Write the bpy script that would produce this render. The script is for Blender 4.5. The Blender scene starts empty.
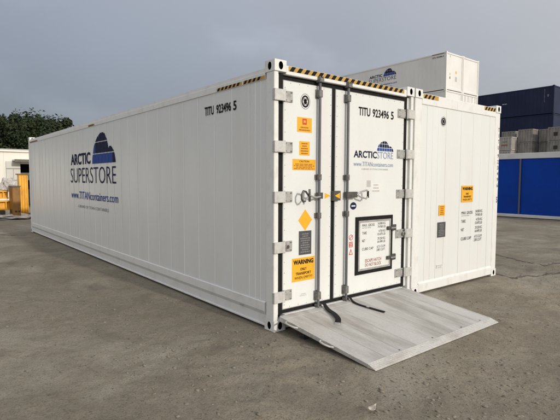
import bpy, bmesh, math, random
from mathutils import Vector, Matrix, noise
random.seed(7)
SC = bpy.context.scene
COL = SC.collection

# ------------------------------------------------------------------ camera
CAM = Vector((-3.04506737, -3.84918493, 1.64454966))
YAW, PITCH, ROLL, FPX = -0.681094127, -0.0655027103, 0.00351582709, 465.269434
fw = Vector((-math.sin(YAW) * math.cos(PITCH), math.cos(YAW) * math.cos(PITCH), math.sin(PITCH)))
r0 = Vector((math.cos(YAW), math.sin(YAW), 0)); u0 = r0.cross(fw)
rt = math.cos(ROLL) * r0 + math.sin(ROLL) * u0
up = -math.sin(ROLL) * r0 + math.cos(ROLL) * u0
cd = bpy.data.cameras.new('camera'); cam = bpy.data.objects.new('camera', cd); COL.objects.link(cam)
cd.sensor_fit = 'HORIZONTAL'; cd.sensor_width = 36.0; cd.lens = FPX / 560.0 * 36.0
cd.clip_start = 0.05; cd.clip_end = 2000
cam.matrix_world = Matrix(((rt.x, up.x, -fw.x, CAM.x), (rt.y, up.y, -fw.y, CAM.y), (rt.z, up.z, -fw.z, CAM.z), (0, 0, 0, 1)))
SC.camera = cam

# ------------------------------------------------------------------ sky, sun, exposure
SUN_AZ = math.radians(4.8)      # to the right of the door normal (-Y)
SUN_EL = math.radians(20.0)
VEIL_BASE, VEIL_ZEN, VEIL_FWD = .16, .54, .33
w = bpy.data.worlds.new('World'); SC.world = w; w.use_nodes = True
nt = w.node_tree; nt.nodes.clear()
sky = nt.nodes.new('ShaderNodeTexSky'); sky.sky_type = 'NISHITA'; sky.sun_disc = False
sky.sun_elevation = SUN_EL; sky.sun_rotation = math.pi - SUN_AZ
sky.air_density = 1.0; sky.dust_density = 3.0; sky.ozone_density = 1.0; sky.altitude = 0
sdir = Vector((math.cos(SUN_EL) * math.sin(SUN_AZ), -math.cos(SUN_EL) * math.cos(SUN_AZ), math.sin(SUN_EL)))
def wn(kind, **kw):
    q = nt.nodes.new(kind)
    for k, v in kw.items(): setattr(q, k, v)
    return q
def wmath(op, a, b):
    q = wn('ShaderNodeMath', operation=op)
    for i, c in enumerate((a, b)):
        if isinstance(c, (int, float)): q.inputs[i].default_value = c
        else: nt.links.new(c, q.inputs[i])
    return q.outputs[0]
# thin high haze veil over the clear-sky model: brighter overhead and towards the sun, softly uneven
wtc = wn('ShaderNodeTexCoord'); dotn = wn('ShaderNodeVectorMath', operation='DOT_PRODUCT'); dotn.inputs[1].default_value = sdir
nt.links.new(wtc.outputs['Generated'], dotn.inputs[0])
sep = wn('ShaderNodeSeparateXYZ'); nt.links.new(wtc.outputs['Generated'], sep.inputs[0])
fwd = wmath('ADD', dotn.outputs['Value'], 1.0); zz = wmath('MAXIMUM', sep.outputs['Z'], 0.0)
wnz = wn('ShaderNodeTexNoise'); wnz.inputs['Scale'].default_value = 2.2; wnz.inputs['Detail'].default_value = 5; wnz.inputs['Roughness'].default_value = .45
nt.links.new(wtc.outputs['Generated'], wnz.inputs['Vector'])
lum = wmath('ADD', wmath('ADD', VEIL_BASE, wmath('MULTIPLY', zz, VEIL_ZEN)), wmath('MULTIPLY', fwd, VEIL_FWD))
lum = wmath('MULTIPLY', lum, wmath('ADD', wmath('MULTIPLY', wnz.outputs['Fac'], .36), .82))
cmp_ = wn('ShaderNodeMapping'); cmp_.inputs['Scale'].default_value = (1.6, 1.6, 3.4); cmp_.inputs['Location'].default_value = (.35, .1, 0)
nt.links.new(wtc.outputs['Generated'], cmp_.inputs['Vector'])
cnz = wn('ShaderNodeTexNoise'); cnz.inputs['Scale'].default_value = 1.5; cnz.inputs['Detail'].default_value = 6; cnz.inputs['Roughness'].default_value = .5
nt.links.new(cmp_.outputs[0], cnz.inputs['Vector'])
cmr = wn('ShaderNodeMapRange', interpolation_type='SMOOTHSTEP'); cmr.inputs['From Min'].default_value = .47; cmr.inputs['From Max'].default_value = .72
nt.links.new(cnz.outputs['Fac'], cmr.inputs['Value'])
lum = wmath('ADD', lum, wmath('MULTIPLY', wmath('MULTIPLY', cmr.outputs[0], .30), wmath('ADD', zz, .15)))
tint = wn('ShaderNodeMix', data_type='RGBA'); tint.inputs[6].default_value = (.86, .95, 1.15, 1); tint.inputs[7].default_value = (1.0, .99, 1.0, 1)
nt.links.new(wmath('MULTIPLY', fwd, .9), tint.inputs[0])
veil = wn('ShaderNodeVectorMath', operation='SCALE'); nt.links.new(tint.outputs[2], veil.inputs[0]); nt.links.new(wmath('MULTIPLY', lum, 10.0), veil.inputs['Scale'])
smix = wn('ShaderNodeMix', data_type='RGBA'); smix.inputs[0].default_value = .8
nt.links.new(sky.outputs[0], smix.inputs[6]); nt.links.new(veil.outputs[0], smix.inputs[7])
bg = nt.nodes.new('ShaderNodeBackground'); bg.inputs['Strength'].default_value = 0.1
wo = nt.nodes.new('ShaderNodeOutputWorld')
nt.links.new(smix.outputs[2], bg.inputs['Color']); nt.links.new(bg.outputs[0], wo.inputs['Surface'])
sl = bpy.data.lights.new('sun', 'SUN'); sl.energy = 2.3; sl.angle = math.radians(1.5); sl.color = (1.0, 0.93, 0.82)
so = bpy.data.objects.new('sun', sl); COL.objects.link(so)
so.rotation_euler = sdir.to_track_quat('Z', 'Y').to_euler(); so.location = (5, -30, 20)
SC.view_settings.view_transform = 'Standard'; SC.view_settings.look = 'None'
SC.view_settings.exposure = 0.0; SC.view_settings.gamma = 1.0; SC.view_settings.use_curve_mapping = False

# ------------------------------------------------------------------ materials
MATS = {}
def mat(name, color, rough=0.6, metal=0.0, var=0.0, var_color=None, scale=(6, 6, 6), detail=6, bump=0.0, bscale=60.0,
        rvar=0.0, var_lo=0.42, var_hi=0.72, spec=0.5, coat=0.0, fine=0.0, bdist=0.004):
    m = bpy.data.materials.new(name); m.use_nodes = True
    n = m.node_tree.nodes; L = m.node_tree.links; p = n['Principled BSDF']
    p.inputs['Base Color'].default_value = (*color, 1); p.inputs['Roughness'].default_value = rough
    p.inputs['Metallic'].default_value = metal; p.inputs['Specular IOR Level'].default_value = spec
    p.inputs['Coat Weight'].default_value = coat
    tc = n.new('ShaderNodeTexCoord'); out = None
    if var:
        mp = n.new('ShaderNodeMapping'); mp.inputs['Scale'].default_value = scale
        L.new(tc.outputs['Object'], mp.inputs['Vector'])
        nz = n.new('ShaderNodeTexNoise'); nz.inputs['Scale'].default_value = 1.0; nz.inputs['Detail'].default_value = detail
        nz.inputs['Roughness'].default_value = 0.6
        L.new(mp.outputs[0], nz.inputs['Vector'])
        mr = n.new('ShaderNodeMapRange'); mr.inputs['From Min'].default_value = var_lo; mr.inputs['From Max'].default_value = var_hi
        mr.inputs['To Max'].default_value = var
        L.new(nz.outputs['Fac'], mr.inputs['Value'])
        mx = n.new('ShaderNodeMix'); mx.data_type = 'RGBA'
        mx.inputs[6].default_value = (*color, 1); mx.inputs[7].default_value = (*(var_color or color), 1)
        L.new(mr.outputs[0], mx.inputs[0]); L.new(mx.outputs[2], p.inputs['Base Color']); out = mx
        if rvar:
            mr2 = n.new('ShaderNodeMapRange'); mr2.inputs['To Min'].default_value = rough; mr2.inputs['To Max'].default_value = rough + rvar
            L.new(nz.outputs['Fac'], mr2.inputs['Value']); L.new(mr2.outputs[0], p.inputs['Roughness'])
    if fine:
        nf = n.new('ShaderNodeTexNoise'); nf.inputs['Scale'].default_value = 55; nf.inputs['Detail'].default_value = 5
        L.new(tc.outputs['Object'], nf.inputs['Vector'])
        mf = n.new('ShaderNodeMapRange'); mf.inputs['From Min'].default_value = .35; mf.inputs['From Max'].default_value = .7
        mf.inputs['To Min'].default_value = 1.0; mf.inputs['To Max'].default_value = 1.0 - fine
        L.new(nf.outputs['Fac'], mf.inputs['Value'])
        ml = n.new('ShaderNodeMix'); ml.data_type = 'RGBA'; ml.blend_type = 'MULTIPLY'; ml.inputs[0].default_value = 1
        ml.inputs[6].default_value = (*color, 1)
        if out: L.new(out.outputs[2], ml.inputs[6])
        L.new(mf.outputs[0], ml.inputs[7]); L.new(ml.outputs[2], p.inputs['Base Color'])
    if bump:
        nb = n.new('ShaderNodeTexNoise'); nb.inputs['Scale'].default_value = bscale; nb.inputs['Detail'].default_value = 4
        L.new(tc.outputs['Object'], nb.inputs['Vector'])
        b = n.new('ShaderNodeBump'); b.inputs['Strength'].default_value = bump; b.inputs['Distance'].default_value = bdist
        L.new(nb.outputs['Fac'], b.inputs['Height']); L.new(b.outputs[0], p.inputs['Normal'])
    MATS[name] = m
    return m
W = mat('white_paint', (.705, .72, .708), .28, var=.5, var_color=(.64, .635, .60), scale=(2.2, 2.2, .35), rvar=.14, bump=.2, bscale=2.6, bdist=.012, fine=.04)
WF = mat('white_frame_paint', (.735, .74, .72), .38, var=.8, var_color=(.55, .53, .47), scale=(9, 5, 5), var_lo=.5, var_hi=.85, fine=.05)
RIBW = mat('pale_rib_white', (.78, .79, .775), .5)  # slightly lighter than the panels, for the side ribs
GAL = mat('pale_galvanised', (.58, .575, .555), .45, .2, var=.8, var_color=(.42, .41, .38), scale=(14, 14, 14), rvar=.2, fine=.15)
WFAR = mat('white_paint_far', (.74, .735, .71), .4, var=.5, var_color=(.62, .60, .55), scale=(.8, .8, .3))
RUBSH = mat('black_rubber_and_hole_shade', (.008, .008, .008), .7, var=.6, var_color=(.022, .021, .019), scale=(20, 20, 5), spec=.2)  # rubber parts, and the painted shade inside casting holes
STL = mat('galvanised_steel', (.46, .455, .44), .42, .4, var=.85, var_color=(.27, .26, .24), scale=(14, 14, 14), rvar=.2, fine=.15)
STM = mat('worn_cast_steel', (.22, .218, .21), .5, .4, var=.9, var_color=(.11, .10, .09), scale=(30, 30, 30), rvar=.2, fine=.2)
STR = mat('steel_rod', (.13, .135, .15), .5, .3, var=.7, var_color=(.09, .088, .085), scale=(25, 25, 6), rvar=.2)
STD = mat('dark_steel', (.075, .073, .07), .5, .4, var=.8, var_color=(.14, .13, .11), scale=(20, 20, 20))
ALU = mat('ramp_aluminium', (.545, .535, .515), .45, .35, var=.9, var_color=(.31, .29, .262), scale=(5, 1.1, 5), var_lo=.44, var_hi=.72, rvar=.2, fine=.12, bump=.2, bscale=60, bdist=.002)
ALT = mat('toe_aluminium', (.66, .645, .61), .38, .45, var=.8, var_color=(.45, .43, .39), scale=(4, 12, 12), rvar=.2, fine=.2)
YEL = mat('hazard_yellow', (.50, .29, .05), .55, var=.8, var_color=(.30, .18, .05), scale=(12, 12, 12))
BLK = mat('black_print', (.012, .012, .013), .75, spec=.12)
GRY = mat('grey_print', (.2, .2, .2), .55)
LGR = mat('faint_print', (.45, .44, .42), .55)
ORS = mat('orange_sticker', (.80, .40, .018), .45, var=.4, var_color=(.70, .33, .02), scale=(15, 15, 15))
DKO = mat('orange_print', (.35, .12, .01), .5)
RED = mat('red_print', (.55, .05, .03), .5)
RBR = mat('rust_red_print', (.30, .09, .05), .5)
BLU = mat('logo_blue', (.035, .075, .30), .75, spec=.12)
NAV = mat('logo_navy', (.013, .017, .05), .75, spec=.12)
NV2 = mat('logo_text_navy', (.018, .024, .07), .75, spec=.12)
LBL = mat('logo_text_blue', (.22, .28, .42), .45)
PLT = mat('data_plate', (.07, .072, .075), .5, .3, var=.8, var_color=(.12, .12, .12), scale=(60, 60, 60))
PAP = mat('paper_white', (.72, .71, .68), .6)
NVC = mat('navy_container_paint', (.006, .012, .042), .6, var=.6, var_color=(.014, .022, .06), scale=(.7, .7, .4), spec=.3)
BTP = mat('blue_tarpaulin', (.002, .045, .33), .65, spec=.15, var=.7, var_color=(.003, .034, .25), scale=(1.5, 1.2, .7), bump=.5, bscale=2.2, bdist=.03)
STP = mat('strap_seam', (.11, .10, .12), .6)
RWH = mat('weathered_white_rail', (.62, .62, .61), .55, var=.7, var_color=(.48, .47, .45), scale=(2, 2, 2))
GCR = mat('grey_crate_steel', (.29, .275, .255), .7, .1, var=.9, var_color=(.13, .12, .11), scale=(3, 3, 2), fine=.2)
ORP = mat('orange_machine_paint', (.86, .46, .03), .42, var=.8, var_color=(.66, .27, .015), scale=(5, 5, 2), fine=.15)
OCH = mat('dark_ochre', (.27, .125, .016), .55, var=.9, var_color=(.15, .075, .015), scale=(6, 6, 3), fine=.2)  # darker, browner tone than the orange pieces
FLM = mat('plastic_film', (.50, .47, .44), .35, var=.9, var_color=(.22, .19, .165), scale=(5, 5, 5), bump=.6, bscale=18, bdist=.03)
WALL = mat('warehouse_cladding', (.74, .72, .65), .6, var=.6, var_color=(.62, .59, .51), scale=(.8, .8, .25))
DOOR = mat('grey_door_paint', (.55, .54, .50), .55, var=.6, var_color=(.45, .43, .39), scale=(3, 3, 1))
ROOF = mat('roof_sheet', (.30, .30, .29), .6, var=.6, var_color=(.2, .19, .17), scale=(1, .4, 1))
DARK = mat('opening_shade', (.03, .028, .026), .8)  # near-black colour that paints the shade inside openings
TEAL = mat('teal_cover', (.02, .10, .12), .5)
LEAF = mat('foliage', (.022, .034, .016), .7, var=.9, var_color=(.040, .050, .020), scale=(.5, .5, .5), spec=.15)
BARK = mat('bark', (.06, .05, .04), .85, var=.8, var_color=(.03, .025, .02), scale=(8, 8, 1))
PEB = mat('gravel_stone', (.12, .108, .09), .85, var=.9, var_color=(.05, .044, .036), scale=(9, 9, 9))
CLD = mat('dirt_clod', (.22, .195, .155), .9, var=.9, var_color=(.13, .112, .088), scale=(12, 12, 12))
JNT = mat('joint_shade', (.07, .062, .05), .9, var=.9, var_color=(.16, .14, .115), scale=(9, 9, 9))  # dark colour standing for the shade in slab-edge grooves
LIT = mat('dry_leaf', (.55, .50, .42), .7, var=.8, var_color=(.30, .22, .14), scale=(40, 40, 40))

def ground_mat():
    m = bpy.data.materials.new('yard_ground'); m.use_nodes = True
    n = m.node_tree.nodes; L = m.node_tree.links; p = n['Principled BSDF']; p.inputs['Roughness'].default_value = .9
    p.inputs['Specular IOR Level'].default_value = .25
    tc = n.new('ShaderNodeTexCoord')
    def nz(scale, detail=6, rough=.6, vec=None, dist=0.0):
        t = n.new('ShaderNodeTexNoise'); t.inputs['Scale'].default_value = scale; t.inputs['Detail'].default_value = detail
        t.inputs['Roughness'].default_value = rough; t.inputs['Distortion'].default_value = dist
        L.new(vec or tc.outputs['Object'], t.inputs['Vector']); return t.outputs['Fac']
    def mr(v, a, b, c=0.0, d=1.0):
        t = n.new('ShaderNodeMapRange'); t.inputs['From Min'].default_value = a; t.inputs['From Max'].default_value = b
        t.inputs['To Min'].default_value = c; t.inputs['To Max'].default_value = d; L.new(v, t.inputs['Value']); return t.outputs[0]
    def mix(f, a, b, mode='MIX'):
        t = n.new('ShaderNodeMix'); t.data_type = 'RGBA'; t.blend_type = mode
        if isinstance(f, float): t.inputs[0].default_value = f
        else: L.new(f, t.inputs[0])
        for i, c in ((6, a), (7, b)):
            if isinstance(c, tuple): t.inputs[i].default_value = (*c, 1)
            else: L.new(c, t.inputs[i])
        return t.outputs[2]
    big = nz(.35, 5, .55); med = nz(1.7, 8, .62, dist=.4); fine = nz(21, 8, .72); grit = nz(70, 6, .75); speck = nz(34, 3, .6, dist=.6)
    mp = n.new('ShaderNodeMapping'); mp.inputs['Scale'].default_value = (.6, 1.9, 1); mp.inputs['Rotation'].default_value = (0, 0, math.radians(28))
    L.new(tc.outputs['Object'], mp.inputs['Vector'])
    track = nz(1.0, 7, .6, mp.outputs[0], .3)
    c = mix(mr(big, .36, .66), (0.223, 0.196, 0.149), (0.311, 0.276, 0.213))
    c = mix(mr(med, .40, .72, 0, .7), c, (0.174, 0.150, 0.111))
    c = mix(mr(track, .54, .76, 0, .55), c, (0.343, 0.308, 0.240))
    c = mix(mr(fine, .46, .72, 0, .75), c, (0.140, 0.120, 0.088))
    stain = nz(.9, 4, .5, dist=1.2); c = mix(mr(stain, .57, .70, 0, .65), c, (0.128, 0.110, 0.088))
    dust = nz(.55, 6, .65, dist=.8); c = mix(mr(dust, .53, .68, 0, .75), c, (0.340, 0.313, 0.259))
    c = mix(mr(grit, .50, .66, 0, .75), c, (0.088, 0.075, 0.055))
    c = mix(mr(speck, .69, .74, 0, .8), c, (0.052, 0.044, 0.033))
    L.new(c, p.inputs['Base Color'])
    h1 = mr(fine, .3, .7, 0, 1.0); h2 = mr(grit, .3, .7, 0, .35); h3 = mr(med, .3, .7, 0, 1.5)
    a = n.new('ShaderNodeMath'); L.new(h1, a.inputs[0]); L.new(h2, a.inputs[1])
    a2 = n.new('ShaderNodeMath'); L.new(a.outputs[0], a2.inputs[0]); L.new(h3, a2.inputs[1])
    b = n.new('ShaderNodeBump'); b.inputs['Strength'].default_value = .75; b.inputs['Distance'].default_value = .012
    L.new(a2.outputs[0], b.inputs['Height']); L.new(b.outputs[0], p.inputs['Normal'])
    return m
GRD = ground_mat()

# ------------------------------------------------------------------ mesh helpers
class MB:
    """collects shapes with materials; build() links them as one mesh object"""
    def __init__(s): s.v = []; s.f = []; s.m = []; s.mats = []
    def mi(s, m):
        if m not in s.mats: s.mats.append(m)
        return s.mats.index(m)
    def add(s, vs, fs, m):
        o = len(s.v); k = s.mi(m); s.v += [tuple(v) for v in vs]
        for f in fs: s.f.append([i + o for i in f]); s.m.append(k)
        return s
    def box(s, x0, x1, y0, y1, z0, z1, m):
        if x0 > x1: x0, x1 = x1, x0
        if y0 > y1: y0, y1 = y1, y0
        if z0 > z1: z0, z1 = z1, z0
        v = [(x, y, z) for z in (z0, z1) for y in (y0, y1) for x in (x0, x1)]
        return s.add(v, [(0, 2, 3, 1), (4, 5, 7, 6), (0, 1, 5, 4), (2, 6, 7, 3), (0, 4, 6, 2), (1, 3, 7, 5)], m)
    def prism_y(s, prof, y0, y1, m):
        """profile of (x,z) points swept along y; closed, end caps"""
        n = len(prof); v = [(x, y0, z) for x, z in prof] + [(x, y1, z) for x, z in prof]
        f = [(i, (i + 1) % n, (i + 1) % n + n, i + n) for i in range(n)] + [tuple(range(n))[::-1], tuple(range(n, 2 * n))]
        return s.add(v, f, m)
    def tube(s, pts, r, m, n=8, cap=True):
        pts = [Vector(p) for p in pts]; rings = []; k = len(pts)
        rs = r if isinstance(r, (list, tuple)) else [r] * k
        t0 = (pts[1] - pts[0]).normalized(); ref = Vector((0, 0, 1)) if abs(t0.z) < .9 else Vector((1, 0, 0))
        nn = t0.cross(ref).normalized()
        for i, p in enumerate(pts):
            t = (pts[min(i + 1, k - 1)] - pts[max(i - 1, 0)]).normalized()
            nn = (nn - t * nn.dot(t)).normalized(); bb = t.cross(nn)
            rings.append([p + (nn * math.cos(a) + bb * math.sin(a)) * rs[i] for a in [2 * math.pi * j / n for j in range(n)]])
        v = [q for rg in rings for q in rg]; f = []
        for i in range(k - 1):
            for j in range(n): f.append((i * n + j, i * n + (j + 1) % n, (i + 1) * n + (j + 1) % n, (i + 1) * n + j))
        if cap: f += [tuple(range(n))[::-1], tuple(range((k - 1) * n, k * n))]
        return s.add(v, f, m)
    def build(s, name, parent=None, bevel=0.0, smooth=False, kind=None, label=None):
        me = bpy.data.meshes.new(name); me.from_pydata(s.v, [], s.f)
        for m in s.mats: me.materials.append(m)
        me.polygons.foreach_set('material_index', s.m)
        me.update()
        bm = bmesh.new(); bm.from_mesh(me)
        bmesh.ops.recalc_face_normals(bm, faces=[f for f in bm.faces]) if not getattr(s, 'flat', False) else None
        if bevel:
            es = [e for e in bm.edges if len(e.link_faces) == 2 and e.calc_face_angle(0) > .5]
            bmesh.ops.bevel(bm, geom=es, offset=bevel, segments=1, profile=.5, affect='EDGES', clamp_overlap=True)
        bm.to_mesh(me); bm.free()
        if smooth:
            me.polygons.foreach_set('use_smooth', [True] * len(me.polygons))
            me.set_sharp_from_angle(angle=.7)
        return link(name, me, parent, kind, label)
def link(name, me, parent=None, kind=None, label=None):
    o = bpy.data.objects.new(name, me); COL.objects.link(o); o.parent = parent
    if kind: o['kind'] = kind
    if label: o['label'] = label
    return o
def tag(o, label, cat, group=None):
    o['label'] = label; o['category'] = cat
    if group: o['group'] = group
    return o
def thing(name, label, cat, loc=(0, 0, 0), group=None):
    o = bpy.data.objects.new(name, None); COL.objects.link(o); o.location = loc; o.empty_display_size = .3
    return tag(o, label, cat, group)
def copy_tree(o, parent=None):
    c = o.copy(); COL.objects.link(c); c.parent = parent
    for ch in o.children: copy_tree(ch, c)
    return c

# apparent coordinates read on the plane y=0 of the door end, moved to a plane at depth y along the same sight line
def ax(x, y): return CAM.x + (x - CAM.x) * (y - CAM.y) / (-CAM.y)
def az(z, y): return CAM.z + (z - CAM.z) * (y - CAM.y) / (-CAM.y)

# frames turn (u, v, d) into 3D: u to the reader's right, v up, d out of the surface
def door_frame(y): return lambda u, v, d=0.0: (u, y - d, v)
def side_frame(x): return lambda u, v, d=0.0: (x - d, -u, v)

_tc = {}
def text2d(s, bold=0.0):
    if (s, bold) in _tc: return _tc[(s, bold)]
    cu = bpy.data.curves.new('t', 'FONT'); cu.body = s; cu.resolution_u = 3; cu.offset = bold; cu.fill_mode = 'FRONT'
    ob = bpy.data.objects.new('t', cu); COL.objects.link(ob)
    dg = bpy.context.evaluated_depsgraph_get(); dg.update()
    me = bpy.data.meshes.new_from_object(ob.evaluated_get(dg))
    vs = [(v.co.x, v.co.y) for v in me.vertices]; fs = [tuple(p.vertices) for p in me.polygons]
    bpy.data.objects.remove(ob); bpy.data.curves.remove(cu); bpy.data.meshes.remove(me)
    x0 = min(v[0] for v in vs); x1 = max(v[0] for v in vs); y0 = min(v[1] for v in vs); y1 = max(v[1] for v in vs)
    vs = [((a - x0) / (x1 - x0), (b - y0) / (y1 - y0)) for a, b in vs]
    _tc[(s, bold)] = (vs, fs); return vs, fs
def put_text(mb, fr, s, u0, u1, v0, v1, m, d=.0025, bold=0.0):
    vs, fs = text2d(s, bold)
    mb.add([fr(u0 + a * (u1 - u0), v0 + b * (v1 - v0), d) for a, b in vs], fs, m)
def letter(parent, fr, s, u0, u1, v0, v1, m, d=.0025, bold=0.0, name='lettering'):
    mb = MB(); mb.flat = True; put_text(mb, fr, s, u0, u1, v0, v1, m, d, bold); return mb.build(name, parent)
def tape(parent, fr, *a):
    mb = MB(); mb.flat = True; hazard(mb, fr, *a); return mb.build('hazard_tape', parent)
def put_rect(mb, fr, u0, u1, v0, v1, m, d=.001):
    mb.add([fr(u0, v0, d), fr(u1, v0, d), fr(u1, v1, d), fr(u0, v1, d)], [(0, 1, 2, 3)], m)
def put_poly(mb, fr, pts, m, d=.002): mb.add([fr(a, b, d) for a, b in pts], [tuple(range(len(pts)))], m)
def put_slab(mb, fr, u0, u1, v0, v1, t, m):
    """thin sheet with real thickness t lying on the frame"""
    v = [fr(u, vv, d) for d in (-.002, t) for u, vv in ((u0, v0), (u1, v0), (u1, v1), (u0, v1))]
    mb.add(v, [(4, 5, 6, 7), (0, 4, 7, 3), (1, 2, 6, 5), (0, 1, 5, 4), (3, 7, 6, 2)], m)
def put_bars(mb, fr, u0, u1, v0, v1, rows, m, d=.0025, seed=0, centre=True):
    """rows of print too small to read: broken dashes"""
    rg = random.Random(seed); h = (v1 - v0) / rows
    for k in range(rows):
        wv = (u1 - u0) * rg.uniform(.55, 1.0); a = (u0 + u1 - wv) / 2 if centre else u0; e = a + wv
        vv = v1 - h * (k + .8)
        while a < e - .002:
            b = min(e, a + (u1 - u0) * rg.uniform(.06, .2)); put_rect(mb, fr, a, b, vv, vv + h * .5, m, d); a = b + (u1 - u0) * .035
def put_ring(mb, fr, cu, cv, ru, rv, k, m, d=.002, n=24):
    o = [(cu + ru * math.cos(6.2832 * i / n), cv + rv * math.sin(6.2832 * i / n)) for i in range(n)]
    i_ = [(cu + ru * k * math.cos(6.2832 * i / n), cv + rv * k * math.sin(6.2832 * i / n)) for i in range(n)]
    mb.add([fr(a, b, d) for a, b in o + i_], [(i, (i + 1) % n, n + (i + 1) % n, n + i) for i in range(n)], m)
def put_disc(mb, fr, cu, cv, ru, rv, m, d=.002, n=20):
    put_poly(mb, fr, [(cu + ru * math.cos(6.2832 * i / n), cv + rv * math.sin(6.2832 * i / n)) for i in range(n)], m, d)
def hazard(mb, fr, u0, u1, v0, v1, pitch=.095, lean=1, margin=0):
    put_rect(mb, fr, u0, u1, v0, v1, YEL, .0015)
    h = v1 - v0; u = u0 + .01
    while u + pitch * .5 + h * .8 < u1:
        a = u; b = u + pitch * .52; s = h * .8 * lean
        if lean < 0: a += h * .8; b += h * .8
        put_poly(mb, fr, [(a, v0), (b, v0), (b + s, v1), (a + s, v1)], BLK, .003); u += pitch
def clip_poly(pts, x0, x1, y0, y1):
    def cl(ps, ins, inter):
        o = []
        for i in range(len(ps)):
            a, b = ps[i - 1], ps[i]
            if ins(b):
                if not ins(a): o.append(inter(a, b))
                o.append(b)
            elif ins(a): o.append(inter(a, b))
        return o
    def ix(x): return lambda a, b: (x, a[1] + (b[1] - a[1]) * (x - a[0]) / (b[0] - a[0]))
    def iy(y): return lambda a, b: (a[0] + (b[0] - a[0]) * (y - a[1]) / (b[1] - a[1]), y)
    for ins, it in ((lambda p: p[0] >= x0, ix(x0)), (lambda p: p[0] <= x1, ix(x1)), (lambda p: p[1] >= y0, iy(y0)), (lambda p: p[1] <= y1, iy(y1))):
        if not pts: return pts
        pts = cl(pts, ins, it)
    return pts
# iceberg emblem in unit coordinates (width 1.36, height .61)
BERG = [(0, 0), (.02, .13), (.06, .215), (.13, .36), (.24, .46), (.36, .54), (.52, .60), (.66, .61), (.80, .57), (.89, .47), (.95, .36), (.985, .29)]
BERG2 = [(.985, .29), (1.05, .325), (1.12, .32), (1.19, .285), (1.26, .235), (1.30, .18), (1.34, .08), (1.36, 0)]
def put_berg(mb, fr, u0, v0, su, sv, gap=.016, d=.0025):
    rows = [(0, .205), (.205, .435), (.435, .70)]; edges = [0, .215, .415, .615, .81, 1.01, 1.20, 1.37]
    outl = BERG + BERG2
    for ri, (b0, b1) in enumerate(rows):
        for ci in range(len(edges) - 1):
            ps = clip_poly(list(outl), edges[ci] + gap / 2, edges[ci + 1] - gap / 2, b0 + gap / 2, b1 - gap / 2)
            if len(ps) < 3: continue
            m = (BLU if ci < 6 else NAV) if ri == 0 else (BLU if (ri == 1 and ci == 0) else NAV)
            put_poly(mb, fr, [(u0 + a * su, v0 + b * sv) for a, b in ps], m, d)
def superstore_sign(parent, x):
    fr = side_frame(x)
    def t(s, ya, yb, z0, z1, m, b=0.0):
        mb = MB(); mb.flat = True; put_text(mb, fr, s, -ya, -yb, z0, z1, m, bold=b); mb.build('lettering', parent)
    t('ARCTIC', 7.66, 6.21, 1.955, 2.205, NAV, .03)
    t('SUPERSTORE', 7.70, 4.735, 1.555, 1.885, NV2, -.010)
    t('www.TITANcontainers.com', 7.68, 4.65, 1.20, 1.365, BLU, .004)
    t('A BRAND OF TITAN CONTAINERS', 7.18, 5.16, 1.005, 1.065, GRY)
    mb = MB(); mb.flat = True; put_berg(mb, fr, -6.095, 1.945, 1.0, 1.0); mb.build('iceberg_emblem', parent)

# ------------------------------------------------------------------ ground
FOOT = [(-.0, 4.91, -.0, 12.2), (.05, 2.27, -1.36, 0.02), (18, 20.4, -7, 9), (29.9, 34.8, 16.4, 28.8)]
def ground_h(x, y):
    d = min(max(a - x, x - b, c - y, y - e, 0.0) for a, b, c, e in FOOT)
    k = min(1.0, max(0.0, d / .35)); far = 1.0 if (-16 < x < 26 and -9 < y < 32) else 0.0
    p = Vector((x * .55, y * .55, 0)); q = Vector((x * 4.2, y * 4.2, 3.0)); q2 = Vector((x * 11, y * 11, 7.0))
    rough = .35 + .65 * min(1, max(0, (noise.noise(Vector((x * .3, y * .3, 9))) + .15 + (.35 if (y < .4 and x > -.6) else 0)) * 1.6))
    h = .010 * noise.noise(p) + rough * (.013 * noise.fractal(q, 1.0, 2.0, 3) + .005 * noise.noise(q2))
    u_, v_ = .78 * x - .63 * y, .63 * x + .78 * y
    churn = max(0.0, noise.noise(Vector((x * .35, y * .35, 21))) + (.38 if (y < .6 and x > -1.2) else .0))
    h += min(1.0, churn * 1.6) * (.024 * noise.fractal(Vector((u_ * 2.2, v_ * 6.0, 13)), 1.0, 2.0, 3) + .014 * noise.noise(Vector((u_ * 6, v_ * 8, 17))))
    return min(-.003, -.004 + far * k * (h - .024))
def lin(a, b, st): n = max(1, round((b - a) / st)); return [a + (b - a) * i / n for i in range(n)]
gx = lin(-300, -60, 40) + lin(-60, -16, 6) + lin(-16, -4.5, .35) + lin(-4.5, 7.5, .042) + lin(7.5, 26, .3) + lin(26, 60, 6) + lin(60, 300, 40) + [300]
gy = lin(-120, -20, 30) + lin(-20, -4.6, 1.0) + lin(-4.6, 2.2, .040) + lin(2.2, 13, .12) + lin(13, 32, .6) + lin(32, 80, 8) + lin(80, 400, 40) + [400]
gv = [(x, y, ground_h(x, y)) for y in gy for x in gx]; nx = len(gx)
gf = [(j * nx + i, j * nx + i + 1, (j + 1) * nx + i + 1, (j + 1) * nx + i) for j in range(len(gy) - 1) for i in range(nx - 1)]
me = bpy.data.meshes.new('ground'); me.from_pydata(gv, [], gf); me.materials.append(GRD); me.update()
me.polygons.foreach_set('use_smooth', [True] * len(me.polygons))
link('ground', me, kind='structure')

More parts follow.
